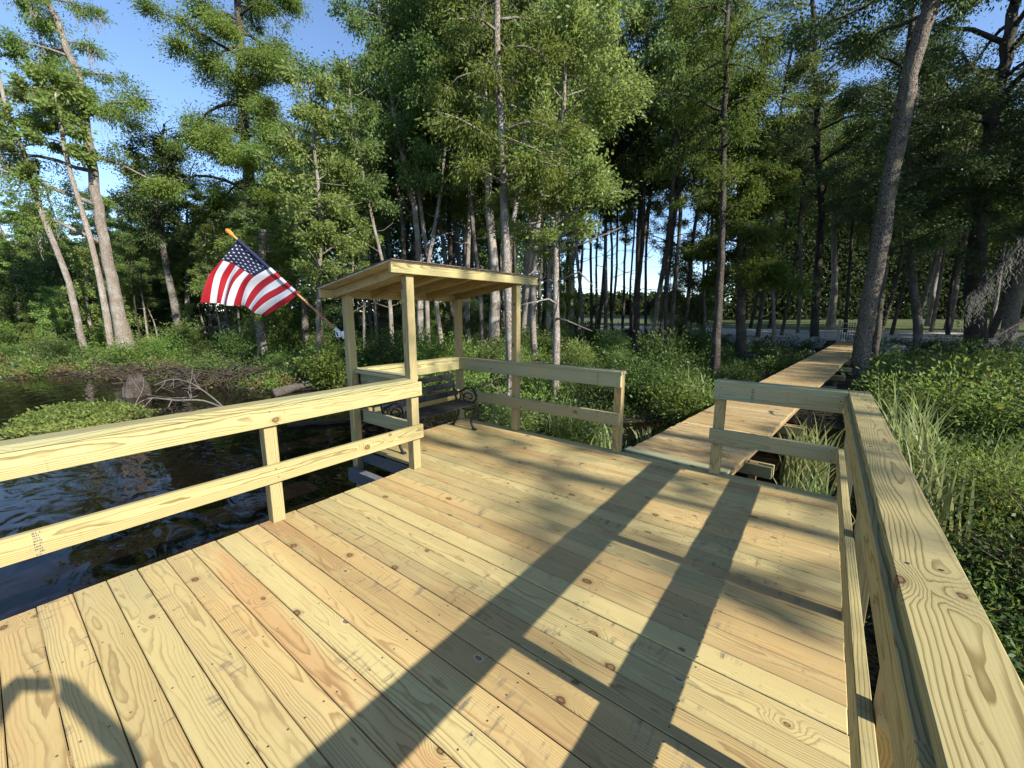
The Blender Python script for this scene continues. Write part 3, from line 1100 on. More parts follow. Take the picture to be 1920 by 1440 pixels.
# water
t = NT('dark_river_water')
pz = t.geo()
w1 = t.noise(t.scalev(pz, (1.0, 1.7, 1)), 1.9, 1, .4, .9)[0]
w2 = t.noise(t.scalev(pz, (1.0, 1.5, 1)), 6.0, 2, .5, .6)[0]
w3 = t.noise(pz, .45, 2)[0]
h = t.math('ADD', t.math('MULTIPLY', w1, .62), t.math('MULTIPLY', t.math('MULTIPLY', w2, .055), t.math('ADD', w3, .3)))
b = t.bsdf((0.006, 0.0045, 0.003), .02, h, .14, .16, spec=.22)
b.inputs['IOR'].default_value = 1.333
M['water'] = t.m
mb = MB()
mb.add([(-900, -900, ZW), (900, -900, ZW), (900, 24, ZW), (-900, 24, ZW)], [[0, 1, 2, 3]])
tag(mb.build('water', 'water'), 'dark rippled river water', 'water', kind='structure')

# gravel road and lawn on the far shore
t = NT('pale_gravel')
pz = t.geo()
n1 = t.noise(pz, .6, 5, .6)[0]
n2 = t.noise(pz, 9, 4, .7)[0]
c = t.mix(t.ss(n1, .3, .7), (0.27, 0.235, 0.185), (0.38, 0.335, 0.265))
c = t.mix(t.math('MULTIPLY', t.ss(n2, .5, .75), .5), c, (0.22, 0.20, 0.17))
t.bsdf(c, .95, n2, .5, .03)
M['gravel'] = t.m
t = NT('mown_lawn')
pz = t.geo()
n1 = t.noise(pz, .5, 5, .6)[0]
c = t.mix(t.ss(n1, .3, .7), (0.045, 0.065, 0.014), (0.085, 0.100, 0.026))
t.bsdf(c, .95, t.noise(pz, 30, 3)[0], .8, .05)
M['lawn'] = t.m


def sheet(name, x0, x1, yf0, yf1, dz, mat):
    xs = np.linspace(x0, x1, 80)
    V, F = [], []
    K = 14
    for x in xs:
        a, b_ = yf0(x), yf1(x)
        for j in range(K + 1):
            y = a + (b_ - a) * j / K
            V.append((x, y, 0))
    V = np.array(V, float)
    V[:, 2] = terrain(V[:, 0], V[:, 1]) + dz
    for i in range(len(xs) - 1):
        for j in range(K):
            F.append([i * (K + 1) + j, (i + 1) * (K + 1) + j, (i + 1) * (K + 1) + j + 1, i * (K + 1) + j + 1])
    mb = MB()
    mb.add(V, F)
    o = mb.build(name, mat, smooth=True)
    o['kind'] = 'structure'
    return o


sheet('lawn', -60, 70, lambda x: 31.0 + .02 * x, lambda x: 92 + .5 * math.sin(x * .3), .03, 'lawn')
sheet('gravel_road', -60, 70, lambda x: 30.6 + .5 * math.sin(x * .4) + .02 * x, lambda x: 46 + .8 * math.sin(x * .23) + .04 * x, .05, 'gravel')


# ------------------------------------------------------------------ trees
def leaf_cloud(C, Dv, lc, rng, l, wd, flat=.4):
    return quads(C, Dv, l * rng.uniform(.7, 1.3, len(C)), wd * rng.uniform(.7, 1.3, len(C)), rng, flat)


KIND = dict(
    cypress=dict(mat='lf_cyp', l=.150, w=.046, el=(.15, .55), droop=.25, spread=.34, fl=.55, hang=-.35),
    broad=dict(mat='lf_broad', l=.130, w=.060, el=(.35, .9), droop=.15, spread=.36, fl=.8, hang=-.45),
    dark=dict(mat='lf_dark', l=.125, w=.058, el=(.25, .8), droop=.12, spread=.36, fl=.8, hang=-.35),
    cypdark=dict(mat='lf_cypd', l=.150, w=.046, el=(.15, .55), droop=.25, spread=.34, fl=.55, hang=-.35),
    light=dict(mat='lf_light', l=.095, w=.046, el=(.3, .8), droop=.12, spread=.24, fl=.8, hang=.1),
    small=dict(mat='lf_light', l=.10, w=.05, el=(.3, .8), droop=.10, spread=.25, fl=.8, hang=-.1),
)


def build_tree(root, path, r0, r1, kind, start, radius, limbs, leaves, bark, seed, profile='round', flare=0.0,
               moss=0, leaf_scale=1.0, subs=6, extra_limbs=(), vine=0, knees=0, spread=1.0, stubs=0, top_bare=0.0, side=None):
    """trunk with limbs, and a crown of leaf-sized faces clustered round the twig ends"""
    rng = np.random.default_rng(seed)
    leaves = int(leaves * 1.45)
    K = KIND[kind]
    base = np.asarray(path[0], float)
    pts = curve(np.asarray(path, float) - base, max(12, len(path) * 4))
    n = len(pts)
    ln = np.linspace(0, 1, n)
    rad_ = r0 + (r1 - r0) * ln ** .85
    if flare:
        rad_ = rad_ * (1 + flare * np.exp(-ln * 14))
    pts = np.vstack([pts[:1] - [0, 0, .7], pts])
    rad_ = np.concatenate([rad_[:1] * (1 + flare * .25), rad_])
    tm = MB()
    jit = rng.normal(0, .12 * r0, (len(pts), 3)) * np.linspace(.3, 1, len(pts))[:, None]
    jit[:, 2] = 0
    pts = pts + jit
    tm.tube(pts, rad_, 12 if r0 > .12 else 8, wob=.05, rng=rng)
    height = pts[-1][2]
    LC, LD = [], []
    tl = np.linspace(0, 1, len(pts))

    def onpath(t_):
        return np.array([np.interp(t_, tl, pts[:, k]) for k in range(3)]), np.interp(t_, tl, rad_)
    lim = []
    for i in range(limbs):
        t_ = start + (1 - start) * ((i + rng.uniform(0, 1)) / limbs) * .99
        f = (t_ - start) / (1 - start)
        if profile == 'round':
            sz = math.sqrt(max(0, 1 - (2 * f - .9) ** 2 / 1.35))
        elif profile == 'cone2':
            sz = 1.05 - .55 * f
        elif profile == 'cone':
            sz = 1.0 - .75 * f
        elif profile == 'top':
            sz = .45 + .55 * math.sin(math.pi * min(1, f * .8 + .15))
        else:
            sz = 1 - .35 * f
        az = i * 2.399 + rng.uniform(-.5, .5)
        if side is not None and rng.random() < .5:
            az = side + rng.normal(0, .6)
        lim.append((t_, az, radius * sz * rng.uniform(.65, 1.12), rng.uniform(*K['el'])))
    for e in extra_limbs:
        lim.append(e)
    for t_, az, L, el in lim:
        p, r = onpath(t_)
        k = 7
        d = np.array([math.cos(az) * math.cos(el), math.sin(az) * math.cos(el), math.sin(el)])
        P = [p]
        for j in range(k):
            d = unit(d + rng.normal(0, .13, 3) + np.array([0, 0, -K['droop'] * .45]))
            P.append(P[-1] + d * L / k)
        P = np.array(P)
        lr = min(r * .55, .022 + L * .019)
        tm.tube(P, np.linspace(lr, lr * .22, k + 1), 5 if lr < .05 else 7)
        nsub = max(3, int(subs * (.5 + L / max(radius, .1) * .6)))
        for s in range(nsub):
            u = rng.uniform(.28, 1.0)
            q = np.array([np.interp(u * k, np.arange(k + 1), P[:, c_]) for c_ in range(3)])
            sd_ = unit(np.array([d[0], d[1], 0]) * .6 + rng.normal(0, .75, 3) * [1, 1, .55])
            sl = L * rng.uniform(.22, .42) * (1.15 - .5 * u) + .15
            Q = [q]
            dd = sd_
            for j in range(3):
                dd = unit(dd + rng.normal(0, .18, 3) + [0, 0, -K['droop'] * .5])
                Q.append(Q[-1] + dd * sl / 3)
            Q = np.array(Q)
            tm.tube(Q, np.linspace(lr * .35, .004, 4), 4, cap=False)
            if top_bare and t_ > 1 - top_bare:
                continue
            LC.append((Q, sl, dd))
    for s in range(stubs):
        t_ = rng.uniform(.2, .95)
        p, r = onpath(t_)
        az = rng.uniform(0, 6.28)
        L = rng.uniform(.4, 1.6)
        d = np.array([math.cos(az), math.sin(az), rng.uniform(-.2, .5)])
        tm.tube([p, p + d * L * .5 + rng.normal(0, .08, 3), p + d * L + rng.normal(0, .15, 3)], [.028, .02, .007], 5)
    for s in range(knees):
        a = rng.uniform(0, 6.28)
        rr = r0 * rng.uniform(.9, 1.5)
        tm.tube([(rr * math.cos(a), rr * math.sin(a), -.5), (rr * math.cos(a) * .8, rr * math.sin(a) * .8, .3), (r0 * .6 * math.cos(a), r0 * .6 * math.sin(a), rng.uniform(.8, 1.3))], [.07, .055, .02], 6)
    tk = tm.build('trunk', bark, root, smooth=True)
    if leaves and LC:
        wts = np.array([s[1] for s in LC])
        wts = wts * rng.uniform(.3, 1.7, len(wts))
        cnt = np.maximum(1, (wts / wts.sum() * leaves).astype(int))
        cs, ds = [], []
        for (Q, sl, dd), c_ in zip(LC, cnt):
            u = rng.uniform(.0, 3.0, c_) ** .8
            u = np.clip(u, 0, 3)
            b_ = np.stack([np.interp(u, np.arange(4), Q[:, q_]) for q_ in range(3)], -1)
            sp = K['spread'] * spread * (.45 + .55 * rng.random(c_))[:, None] * min(1.6, .35 + sl * .6)
            off = rng.normal(0, 1, (c_, 3)) * sp * [1, 1, K['fl']]
            cs.append(b_ + off)
            dv = unit(off + dd * .4) + rng.normal(0, .5, (c_, 3)) + [0, 0, K['hang']]
            ds.append(dv)
        cs, ds = np.concatenate(cs), np.concatenate(ds)
        if vine:
            uu_ = rng.uniform(.02, .6, vine)
            pv = np.stack([np.interp(uu_, tl, pts[:, k_]) for k_ in range(3)], -1)
            rv = np.interp(uu_, tl, rad_)[:, None]
            dvn = unit(rng.normal(0, 1, (vine, 3)) * [1, 1, .3])
            keep = vnoise(uu_ * 40, np.zeros(vine), 1, seed) > -.15
            cs = np.concatenate([cs, (pv + dvn * (rv + rng.uniform(0, .28, (vine, 1))))[keep]])
            ds = np.concatenate([ds, (dvn + [0, 0, -.5])[keep]])
        V = leaf_cloud(cs, ds, None, rng, K['l'] * leaf_scale, K['w'] * leaf_scale)
        np_mesh('crown', V, len(cs), K['mat'], root)
    if moss and LC:
        cs, ds, ls = [], [], []
        sel = rng.choice(len(LC), min(moss, len(LC)), replace=False)
        for i in sel:
            Q, sl, dd = LC[i]
            for j in range(int(rng.integers(6, 16))):
                p0 = Q[rng.integers(0, 4)] + rng.normal(0, .10, 3)
                L = rng.uniform(.4, 1.5)
                kk = int(L / .10)
                for z in range(kk):
                    cs.append(p0 + [rng.normal(0, .03), rng.normal(0, .03), -z * .10])
                    ds.append((rng.normal(0, .15), rng.normal(0, .15), -1))
        V = quads(np.array(cs), np.array(ds), .16, .035, rng)
        np_mesh('hanging_moss', V, len(cs), 'moss', root)
    return tk


def tree(label, pix, D, r0, r1, kind, start, radius, limbs, leaves, bark, seed, name='tree', cat='tree', group=None, tops=(), dD=0.0, **kw):
    """a tree whose trunk line was read off the photograph, stood up at its real distance D"""
    P = [at(x, y, D + dD * i) for i, (x, y) in enumerate(pix)]
    for (dx, dy, dz) in tops:
        P.append(P[-1] + RT * dx + HF * dy + np.array([0, 0, dz]))
    gz = float(terrain(P[0][0], P[0][1]))
    if P[0][2] > gz + .05:
        d = P[0] - P[1]
        P.insert(0, P[0] + d / max(abs(d[2]), .2) * (P[0][2] - gz))
    root = tag(empty(name, P[0]), label, cat, group)
    build_tree(root, P, r0, r1, kind, start, radius, limbs, leaves, bark, seed, **kw)
    return root


cy = 'bald_cypress_tree'
tree('thick pale cypress leaning left on the bank, broadest of the three trunks there',
     [(240, 668), (223, 590), (205, 500), (183, 380), (160, 230), (148, 150), (100, 20), (55, -80)], 23, .33, .09, 'cypress', .55, 3.2, 26, 30000, 'bark_l', 101, cy, flare=.85, profile='cone2', side=HEAD + math.pi,
     moss=26, extra_limbs=[(.44, HEAD + math.pi + .15, 6.0, .5), (.50, HEAD + math.pi - .1, 5.5, .35), (.36, HEAD + math.pi + .2, 4.8, .6), (.52, HEAD + .1, 3.6, .3), (.60, HEAD, 4.2, .4)])
tree('slim pale tree nearest the left edge, leaning strongly left over the bank',
     [(157, 655), (128, 530), (75, 390), (45, 290), (12, 200), (-15, 80)], 22, .18, .06, 'light', .58, 1.6, 13, 4000, 'bark_l', 102, 'leaning_tree', flare=.3, leaf_scale=1.9, moss=8)
tree('thin pale trunk with yellow-green leaves, just left of the thick cypress',
     [(213, 675), (192, 550), (167, 440), (128, 310), (110, 215), (100, 130)], 21.5, .16, .05, 'light', .62, 1.8, 13, 4600, 'bark_l', 103, 'slender_tree', leaf_scale=2.0)
tree('dark leafy tree with dead bare tops against the sky, left of the flag',
     [(343, 650), (320, 540), (304, 455), (292, 380), (302, 300), (307, 232)], 26, .24, .05, 'dark', .40, 2.2, 36, 20000, 'bark_m', 104, 'dead_topped_tree', stubs=14, top_bare=.10,
     extra_limbs=[(.62, 2.4, 2.2, 1.35)])
tree('tall full bald cypress with feathery olive foliage standing above the flag',
     [(490, 655), (483, 520), (478, 430), (468, 330), (455, 200), (450, 80), (442, -60), (436, -150)], 24, .42, .10, 'cypress', .38, 4.2, 46, 88000, 'bark_d', 105, cy, flare=.4, spread=1.25, profile='column')
tree('slender pale tree with light small leaves rising just left of the shelter roof',
     [(595, 690), (598, 580), (600, 480), (599, 380), (588, 250), (580, 150)], 15.5, .13, .03, 'small', .40, 1.7, 30, 11000, 'bark_l', 106, 'young_tree', leaf_scale=1.3, stubs=12)
tree('tall grey-green broad-leaved tree behind the shelter with a pale bent trunk',
     [(790, 700), (787, 570), (783, 440), (765, 330), (745, 240), (722, 110), (705, -40)], 20, .18, .06, 'broad', .58, 3.6, 36, 34000, 'bark_l', 107, 'broadleaf_tree', stubs=6, side=HEAD)
tree('tall olive cypress behind the shelter roof, left of the bright young tree',
     [(872, 645), (873, 520), (874, 400), (866, 250), (852, 80), (845, -120)], 25, .30, .08, 'cypress', .48, 3.7, 36, 44000, 'bark_m', 108, cy, flare=.3, profile='column', spread=1.15)
tree('bright young tree with pale slim trunk and light green leaves, right of the shelter',
     [(1041, 757), (1043, 640), (1042, 520), (1044, 430), (1046, 340), (1056, 210), (1062, 90), (1066, 0)], 10.2, .105, .025, 'light', .38, 1.75, 48, 24000, 'bark_l', 109, 'young_tree', stubs=18, leaf_scale=.95)
tree('straight pale cypress trunk seen just left of the right rear shelter post',
     [(962, 770), (957, 650), (951, 530), (947, 420), (942, 300), (935, 130), (930, -60)], 9.6, .125, .06, 'cypress', .56, 1.7, 20, 10000, 'bark_l', 110, cy, flare=.35, leaf_scale=.62, knees=2, spread=.8)
tree('pale twin-leaning trunk left of the grey-green tree, behind the shelter',
     [(757, 650), (760, 520), (752, 400), (735, 290), (722, 220)], 24, .17, .05, 'broad', .62, 2.6, 14, 8000, 'bark_l', 111, 'broadleaf_tree', stubs=12)
tree('dark tall tree with drooping leaves at the top centre right of the bright tree',
     [(1192, 640), (1196, 520), (1200, 400), (1215, 260), (1250, 120), (1270, -20), (1280, -120)], 24, .22, .07, 'broad', .56, 4.0, 28, 17000, 'bark_d', 112, 'broadleaf_tree')
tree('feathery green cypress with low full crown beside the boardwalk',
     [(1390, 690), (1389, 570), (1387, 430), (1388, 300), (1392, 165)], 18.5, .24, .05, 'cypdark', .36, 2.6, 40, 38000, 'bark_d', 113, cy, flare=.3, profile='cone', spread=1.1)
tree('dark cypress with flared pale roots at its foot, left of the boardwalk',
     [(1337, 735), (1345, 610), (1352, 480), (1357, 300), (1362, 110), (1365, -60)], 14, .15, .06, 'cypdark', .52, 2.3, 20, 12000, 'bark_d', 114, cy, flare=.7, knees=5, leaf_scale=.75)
tree('pale dead snag with a broken kink, left of the boardwalk',
     [(1452, 662), (1451, 600), (1449, 520), (1452, 440), (1450, 330)], 23, .11, .05, 'broad', .8, .6, 4, 0, 'deadwood', 115, 'dead_snag', stubs=5)
tree('dark straight tree with spreading side limbs left of the big leaning trunk',
     [(1525, 655), (1532, 520), (1540, 400), (1532, 260), (1528, 100), (1520, -60)], 26, .25, .09, 'dark', .42, 4.4, 24, 22000, 'bark_d', 116, 'broadleaf_tree', vine=600)
BIG = tree('big grey furrowed trunk leaning right beside the boardwalk, forking high up',
     [(1604, 740), (1617, 650), (1638, 520), (1662, 375), (1688, 240), (1712, 120), (1752, -20), (1800, -160)], 14.3, .265, .19, 'dark', .70, 4.0, 16, 16000, 'bark_g', 117, 'leaning_tree', flare=.18, vine=260, tops=[(1.5, .4, 3.5)])
tree('dark thinner trunk half hidden behind the big leaning trunk',
     [(1642, 640), (1655, 520), (1672, 380), (1688, 260), (1704, 100), (1712, -60)], 18.5, .16, .09, 'dark', .40, 3.2, 18, 14000, 'bark_d', 118, 'leaning_tree', vine=500)
tree('slim leaning trunk wrapped in leafy vines, right of the big leaning trunk',
     [(1716, 695), (1721, 610), (1708, 490), (1699, 390), (1712, 220), (1735, 60)], 21, .22, .08, 'dark', .45, 3.4, 20, 16000, 'bark_m', 119, 'leaning_tree', vine=1500)
tree('stout dark tree with wide forking limbs near the right edge',
     [(1832, 682), (1828, 570), (1834, 430), (1848, 280), (1872, 170), (1900, 40), (1920, -120)], 22.5, .46, .18, 'dark', .40, 6.2, 26, 30000, 'bark_d', 120, 'broadleaf_tree', flare=.3, vine=900,
     extra_limbs=[(.46, HEAD + .2, 6.5, .7), (.44, HEAD + math.pi, 5.5, .75)])
tree('grey trunk leaning right at the right edge of the shrubs',
     [(1884, 712), (1890, 630), (1912, 530), (1945, 400), (1985, 250)], 18, .30, .14, 'dark', .55, 4.0, 18, 14000, 'bark_g', 121, 'leaning_tree', flare=.25)
tree('pale thick-footed trunk standing in the shrubs under the flag',
     [(492, 660), (488, 600), (489, 520), (494, 430)], 19.5, .27, .14, 'cypress', .55, 2.4, 16, 9000, 'bark_l', 122, cy, flare=.5)
tree('reddish trunk in the shrubs between the flag and the shelter',
     [(573, 650), (571, 560), (568, 450), (560, 330), (548, 240)], 22, .22, .08, 'cypress', .45, 2.8, 22, 15000, 'bark_m', 123, cy, flare=.3)

# ---- kinds repeated through the wood (hidden sources are the first placed copies)
def archetype(name, h, r0, r1, kind, start, radius, limbs, leaves, bark, seed, lean=.04, **kw):
    q = np.random.default_rng(seed)
    P = [np.zeros(3)]
    d = np.array([0, 0, 1.0])
    for i in range(6):
        d = unit(d + np.append(q.normal(0, lean, 2), 0))
        P.append(P[-1] + d * h / 6)
    root = empty(name, (0, 0, 0))
    build_tree(root, P, r0, r1, kind, start, radius, limbs, leaves, bark, seed, **kw)
    return root


ARCH = {
    'slender': [archetype('slender_tree', 17, .13, .05, 'broad', .50, 2.3, 20, 7500, 'bark_d', 201, profile='round', stubs=8, leaf_scale=1.25),
                archetype('slender_tree', 17, .12, .05, 'broad', .56, 2.2, 18, 7000, 'bark_d', 202, profile='round', stubs=8, leaf_scale=1.25),
                archetype('slender_tree', 17, .14, .05, 'broad', .50, 2.4, 20, 6500, 'bark_m', 206, lean=.06, stubs=10, leaf_scale=1.25)],
    'pale': [archetype('pale_trunked_tree', 15, .14, .04, 'broad', .55, 2.1, 22, 8000, 'bark_l', 203, lean=.06, stubs=9, leaf_scale=1.2),
             archetype('pale_trunked_tree', 15, .12, .04, 'small', .48, 2.0, 24, 9500, 'bark_l', 207, lean=.06, stubs=9, leaf_scale=1.6)],
    'cypress': [archetype('bald_cypress_tree', 17, .22, .05, 'cypress', .42, 2.5, 28, 17000, 'bark_m', 204, profile='column', spread=1.1, leaf_scale=1.1),
                archetype('bald_cypress_tree', 17, .24, .05, 'cypress', .48, 2.6, 26, 16000, 'bark_l', 208, profile='column', spread=1.15, flare=.4, leaf_scale=1.1)],
    'bushy': [archetype('understory_tree', 6, .07, .02, 'dark', .12, 2.2, 26, 11000, 'bark_m', 205, profile='round', leaf_scale=1.0),
              archetype('understory_tree', 6, .06, .02, 'small', .15, 1.9, 26, 11000, 'bark_l', 209, profile='round', leaf_scale=1.3),
              archetype('understory_tree', 6, .06, .02, 'cypress', .15, 2.0, 26, 12000, 'bark_m', 210, profile='cone', leaf_scale=.75)],
}
HGT = {'slender': 17, 'pale': 15, 'cypress': 17, 'bushy': 6}
USED = set()
LBL = {
    'slender': ('dark slender trunk among many in the wood across the swamp', 'dark slender trees of the wood'),
    'pale': ('pale-trunked tree among many in the wood behind the shrubs', 'pale-trunked trees of the wood'),
    'cypress': ('feathery cypress among the trees filling the wood behind', 'cypresses filling the wood'),
    'bushy': ('low leafy understory tree at the foot of the wood', 'understory trees at the foot of the wood'),
}


def place(kind, x, y, h, rz, var=None, label=None, group=None, zf=1.0, z=None):
    A_ = ARCH[kind]
    r = A_[var % len(A_)] if var is not None else A_[int(RNG.integers(len(A_)))]
    s = h / HGT[kind]
    gz = float(terrain(x, y)) if z is None else z
    ss = (s * zf, s * zf, s)
    if r.name not in USED:
        USED.add(r.name)
        r.location = (x, y, gz)
        r.rotation_euler = (0, 0, rz)
        r.scale = ss
    else:
        r = copy_tree(r, (x, y, gz), rz, ss)
    lb, gp = LBL[kind]
    tag(r, label or lb, 'tree', group or gp)
    return r


def polar(px, D):
    p = EYE + HF * D + RT * (px - 960) / math.hypot(FPX, 135) * D
    return p[0], p[1]


# slender dark trunks before the clearing
for i, (px, D, h) in enumerate([(1060, 27, 16), (1080, 30, 17), (1094, 24, 15), (1110, 31, 17), (1121, 29, 18), (1136, 27, 17), (1150, 30, 16), (1168, 33, 15), (1186, 25, 17), (1197, 22, 17),
                                (1214, 28, 17), (1228, 23, 17), (1240, 21, 16), (1255, 19, 17), (1262, 24, 16), (1281, 25, 17), (1318, 27, 16), (1352, 25, 16), (1425, 26, 17), (1470, 30, 17), (1500, 33, 18), (1590, 34, 18), (1678, 30, 17), (1752, 33, 18), (1785, 30, 17)]):
    x, y = polar(px, D)
    place('slender', x, y, h, i * 1.7, i, 'dark slender trunk between the shrubs and the pale clearing', 'slender trunks before the clearing', zf=.9 + .25 * ((i * 37) % 10) / 10)

for i in range(9):
    px = 1050 + 290 * ((i * .61803) % 1.0)
    x, y = polar(px, 24 + 11 * ((i * .7548) % 1.0))
    place('bushy' if i % 3 == 0 else 'slender', x, y, 6.5 if i % 3 == 0 else 11 + (i % 4), i * 1.1, label='slim leafy tree standing in the open slit of sky left of the boardwalk', group='slim trees in the open slit', zf=1.0 if i % 3 else .75)

SKY = np.array([(-200, 400), (0, 440), (100, 455), (200, 440), (270, 430), (350, 440), (430, 370), (540, 330), (620, 290), (700, 230), (780, 60), (900, -60), (1040, -60), (1130, 60), (1190, 130), (1230, 40), (1300, -80), (2100, -160)], float)


def in_walk(x, y):
    p = np.array([x, y]) - W0[:2]
    return abs(p @ WP[:2]) < 1.3 and -1 < p @ WD[:2] < WL + 1


q = np.random.default_rng(77)
for i in range(128):
    px = -120 + 1200 * ((i * .61803) % 1.0)
    D = q.uniform(24, 46)
    if px > 560 and i % 3 == 0:
        D = q.uniform(17, 28)
    ytop = np.interp(px, SKY[:, 0], SKY[:, 1]) + abs(q.normal(0, 55))
    x, y = polar(px, D)
    if shore_dist(np.array(x), np.array(y)) < 1.5 or in_walk(x, y):
        continue
    h = (585 - ytop) / 778 * D + 2.2
    u = q.random()
    kind = 'pale' if u < .55 else ('cypress' if u < .75 else 'slender')
    if px < 420 and kind == 'cypress' and i % 2:
        kind = 'pale'
    if h < 7:
        kind = 'bushy' if u < .5 else 'pale'
    place(kind, x, y, min(h, 24), q.uniform(0, 6.28))
for i in range(16):
    px = -60 + 480 * ((i * .61803) % 1.0)
    x, y = polar(px, q.uniform(29, 37))
    place('pale' if i % 3 else 'cypress', x, y, q.uniform(8.0, 12.5), q.uniform(0, 6.28), zf=1.15)
for i in range(36):
    px = -150 + 1180 * ((i * .7548) % 1.0)
    D = q.uniform(22, 34) if px > 330 else q.uniform(29, 36)
    x, y = polar(px, D)
    if shore_dist(np.array(x), np.array(y)) < 1.0 or in_walk(x, y):
        continue
    place('bushy', x, y, q.uniform(2.5, 5.0), q.uniform(0, 6.28))
# trees right of the boardwalk, also out of frame, that shade that side
RB = ('tree of the shady wood right of the boardwalk', 'trees of the shady wood on the right')
for i in range(26):
    px = 1330 + 640 * ((i * .61803) % 1.0)
    D = q.uniform(26, 48)
    x, y = polar(px, D)
    if in_walk(x, y) or 30.5 < y < 47:
        continue
    u = q.random()
    place('slender' if u < .6 else 'cypress', x, y, q.uniform(15, 20), q.uniform(0, 6.28), label=RB[0], group=RB[1], zf=1.25)
for i, (x, y, h) in enumerate([(16, 31, 19), (15, 35, 18), (17, 40, 19), (16, 44, 19), (22, 33, 20), (24, 41, 21), (29, 31, 20), (31, 36, 21), (33, 43, 22), (38, 33, 22), (40, 40, 23), (46, 37, 23), (45, 46, 23), (36, 52, 22), (26, 54, 21), (18, 52, 20), (9, 21, 17), (13, 27, 18), (16, 20, 18), (11, 33, 18), (20, 28, 19), (8.5, 40, 18), (15, 38, 18), (25, 36, 20), (26, 22, 19), (24, 13, 17), (31, 17, 19), (33, 28, 20), (14, 48, 20), (24, 48, 20), (4, 50, 19), (28, 9.5, 15)]):
    place(('slender', 'cypress', 'slender')[i % 3], x, y, h, i * 2.1, label=RB[0], group=RB[1], zf=1.5 if i % 3 != 1 else 1.2)

# trees on the near right bank whose leaves dapple the far half of the dock
ARCH['airy'] = [archetype('airy_tree', 17, .13, .05, 'dark', .60, 2.3, 15, 1500, 'bark_m', 220, stubs=4, subs=7, leaf_scale=1.25, spread=.85),
                archetype('airy_tree', 17, .12, .05, 'cypress', .60, 2.1, 14, 2300, 'bark_m', 221, stubs=4, subs=6, leaf_scale=1.0, spread=.8)]
HGT['airy'] = 17
LBL['airy'] = LBL['slender']
DAP = [(11.5, 4.3, 13.6, 'airy', 0), (14.5, 5.2, 16.0, 'airy', 1), (9.8, 5.3, 12.2, 'airy', 0), (16.5, 3.9, 17.0, 'airy', 0)]
for i, (x, y, h, kd, vr) in enumerate(DAP):
    place(kd, x, y, h, i * 1.3 + .4, vr, label='tree on the near right bank that throws dappled shade on the dock', group='trees on the near right bank')

# distant wood seen as one mass
q = np.random.default_rng(31)
cs, ls, dm = [], [], []
for i in range(1900):
    px = q.uniform(-250, 3000)
    if i > 1250:
        px = q.uniform(1380, 2300)
    if 1040 < px < 1330:
        D = q.uniform(120, 150)
        top = 556 + q.normal(0, 5)
    elif px <= 1040:
        D = q.uniform(44, 62)
        top = np.interp(px, SKY[:, 0], SKY[:, 1])
        top = max(top, 330) + abs(q.normal(0, 28))
    else:
        D = q.uniform(66, 86)
        top = 250 + abs(q.normal(0, 60))
        if px < 1400:
            top = 470 + abs(q.normal(0, 40))
    x, y = polar(px, D)
    hz = (585 - top) / 778 * D + 1.6
    c0 = np.array([x, y, 0])
    n_ = 260
    zz = q.uniform(.0, 1, n_) ** .85
    rr = (1.9 if D < 100 else 2.6) * np.sqrt(q.random(n_)) * (1.15 - .8 * zz)
    aa = q.uniform(0, 6.28, n_)
    pts_ = np.stack([x + rr * np.cos(aa), y + rr * np.sin(aa), zz * hz - .2], -1) + q.normal(0, .15, (n_, 3))
    cs.append(pts_)
    ls.append(np.full(n_, .009 * D))
    dm.append(np.full(n_, 0 if px > 1000 else (1 if q.random() < .6 else 2)))  # darkened pine paints the backlit right, lighter leaves the sunlit left
cs = np.concatenate(cs)
ls = np.concatenate(ls)
V = quads(cs, q.normal(size=cs.shape) + [0, 0, -.2], ls, ls * .55, q, .6)
tag(np_mesh('distant_wood', V, len(cs), ['lf_pine', 'lf_broad', 'lf_dark'], mi=np.concatenate(dm)), 'distant wood closing off the background', 'wood', kind='stuff')

# ------------------------------------------------------------------ undergrowth
q = np.random.default_rng(41)


def clumps(centres, per, hgt, rad_c, l, wd, q, hang=0.0):
    cs, ds, ll = [], [], []
    for (x, y, z), h, r, lf in zip(centres, hgt, rad_c, l):
        n_ = per if np.isscalar(per) else per[len(cs)]
        v = unit(q.normal(size=(n_, 3)))
        v[:, 2] = np.abs(v[:, 2])
        s = q.random(n_) ** .33
        lump = 1 + .35 * np.sin(v[:, 0] * 5 + x * 3) * np.cos(v[:, 1] * 4 + y * 2)
        p = v * (s * lump)[:, None] * [r, r, h] + [x, y, z]
        cs.append(p)
        ds.append(v + q.normal(0, .6, (n_, 3)) + [0, 0, .15 + hang])
        ll.append(np.full(n_, lf))
    cs, ds, ll = np.concatenate(cs), np.concatenate(ds), np.concatenate(ll)
    ll = ll * q.uniform(.7, 1.3, len(ll))
    return quads(cs, ds, ll, ll * wd, q, .9), len(cs)


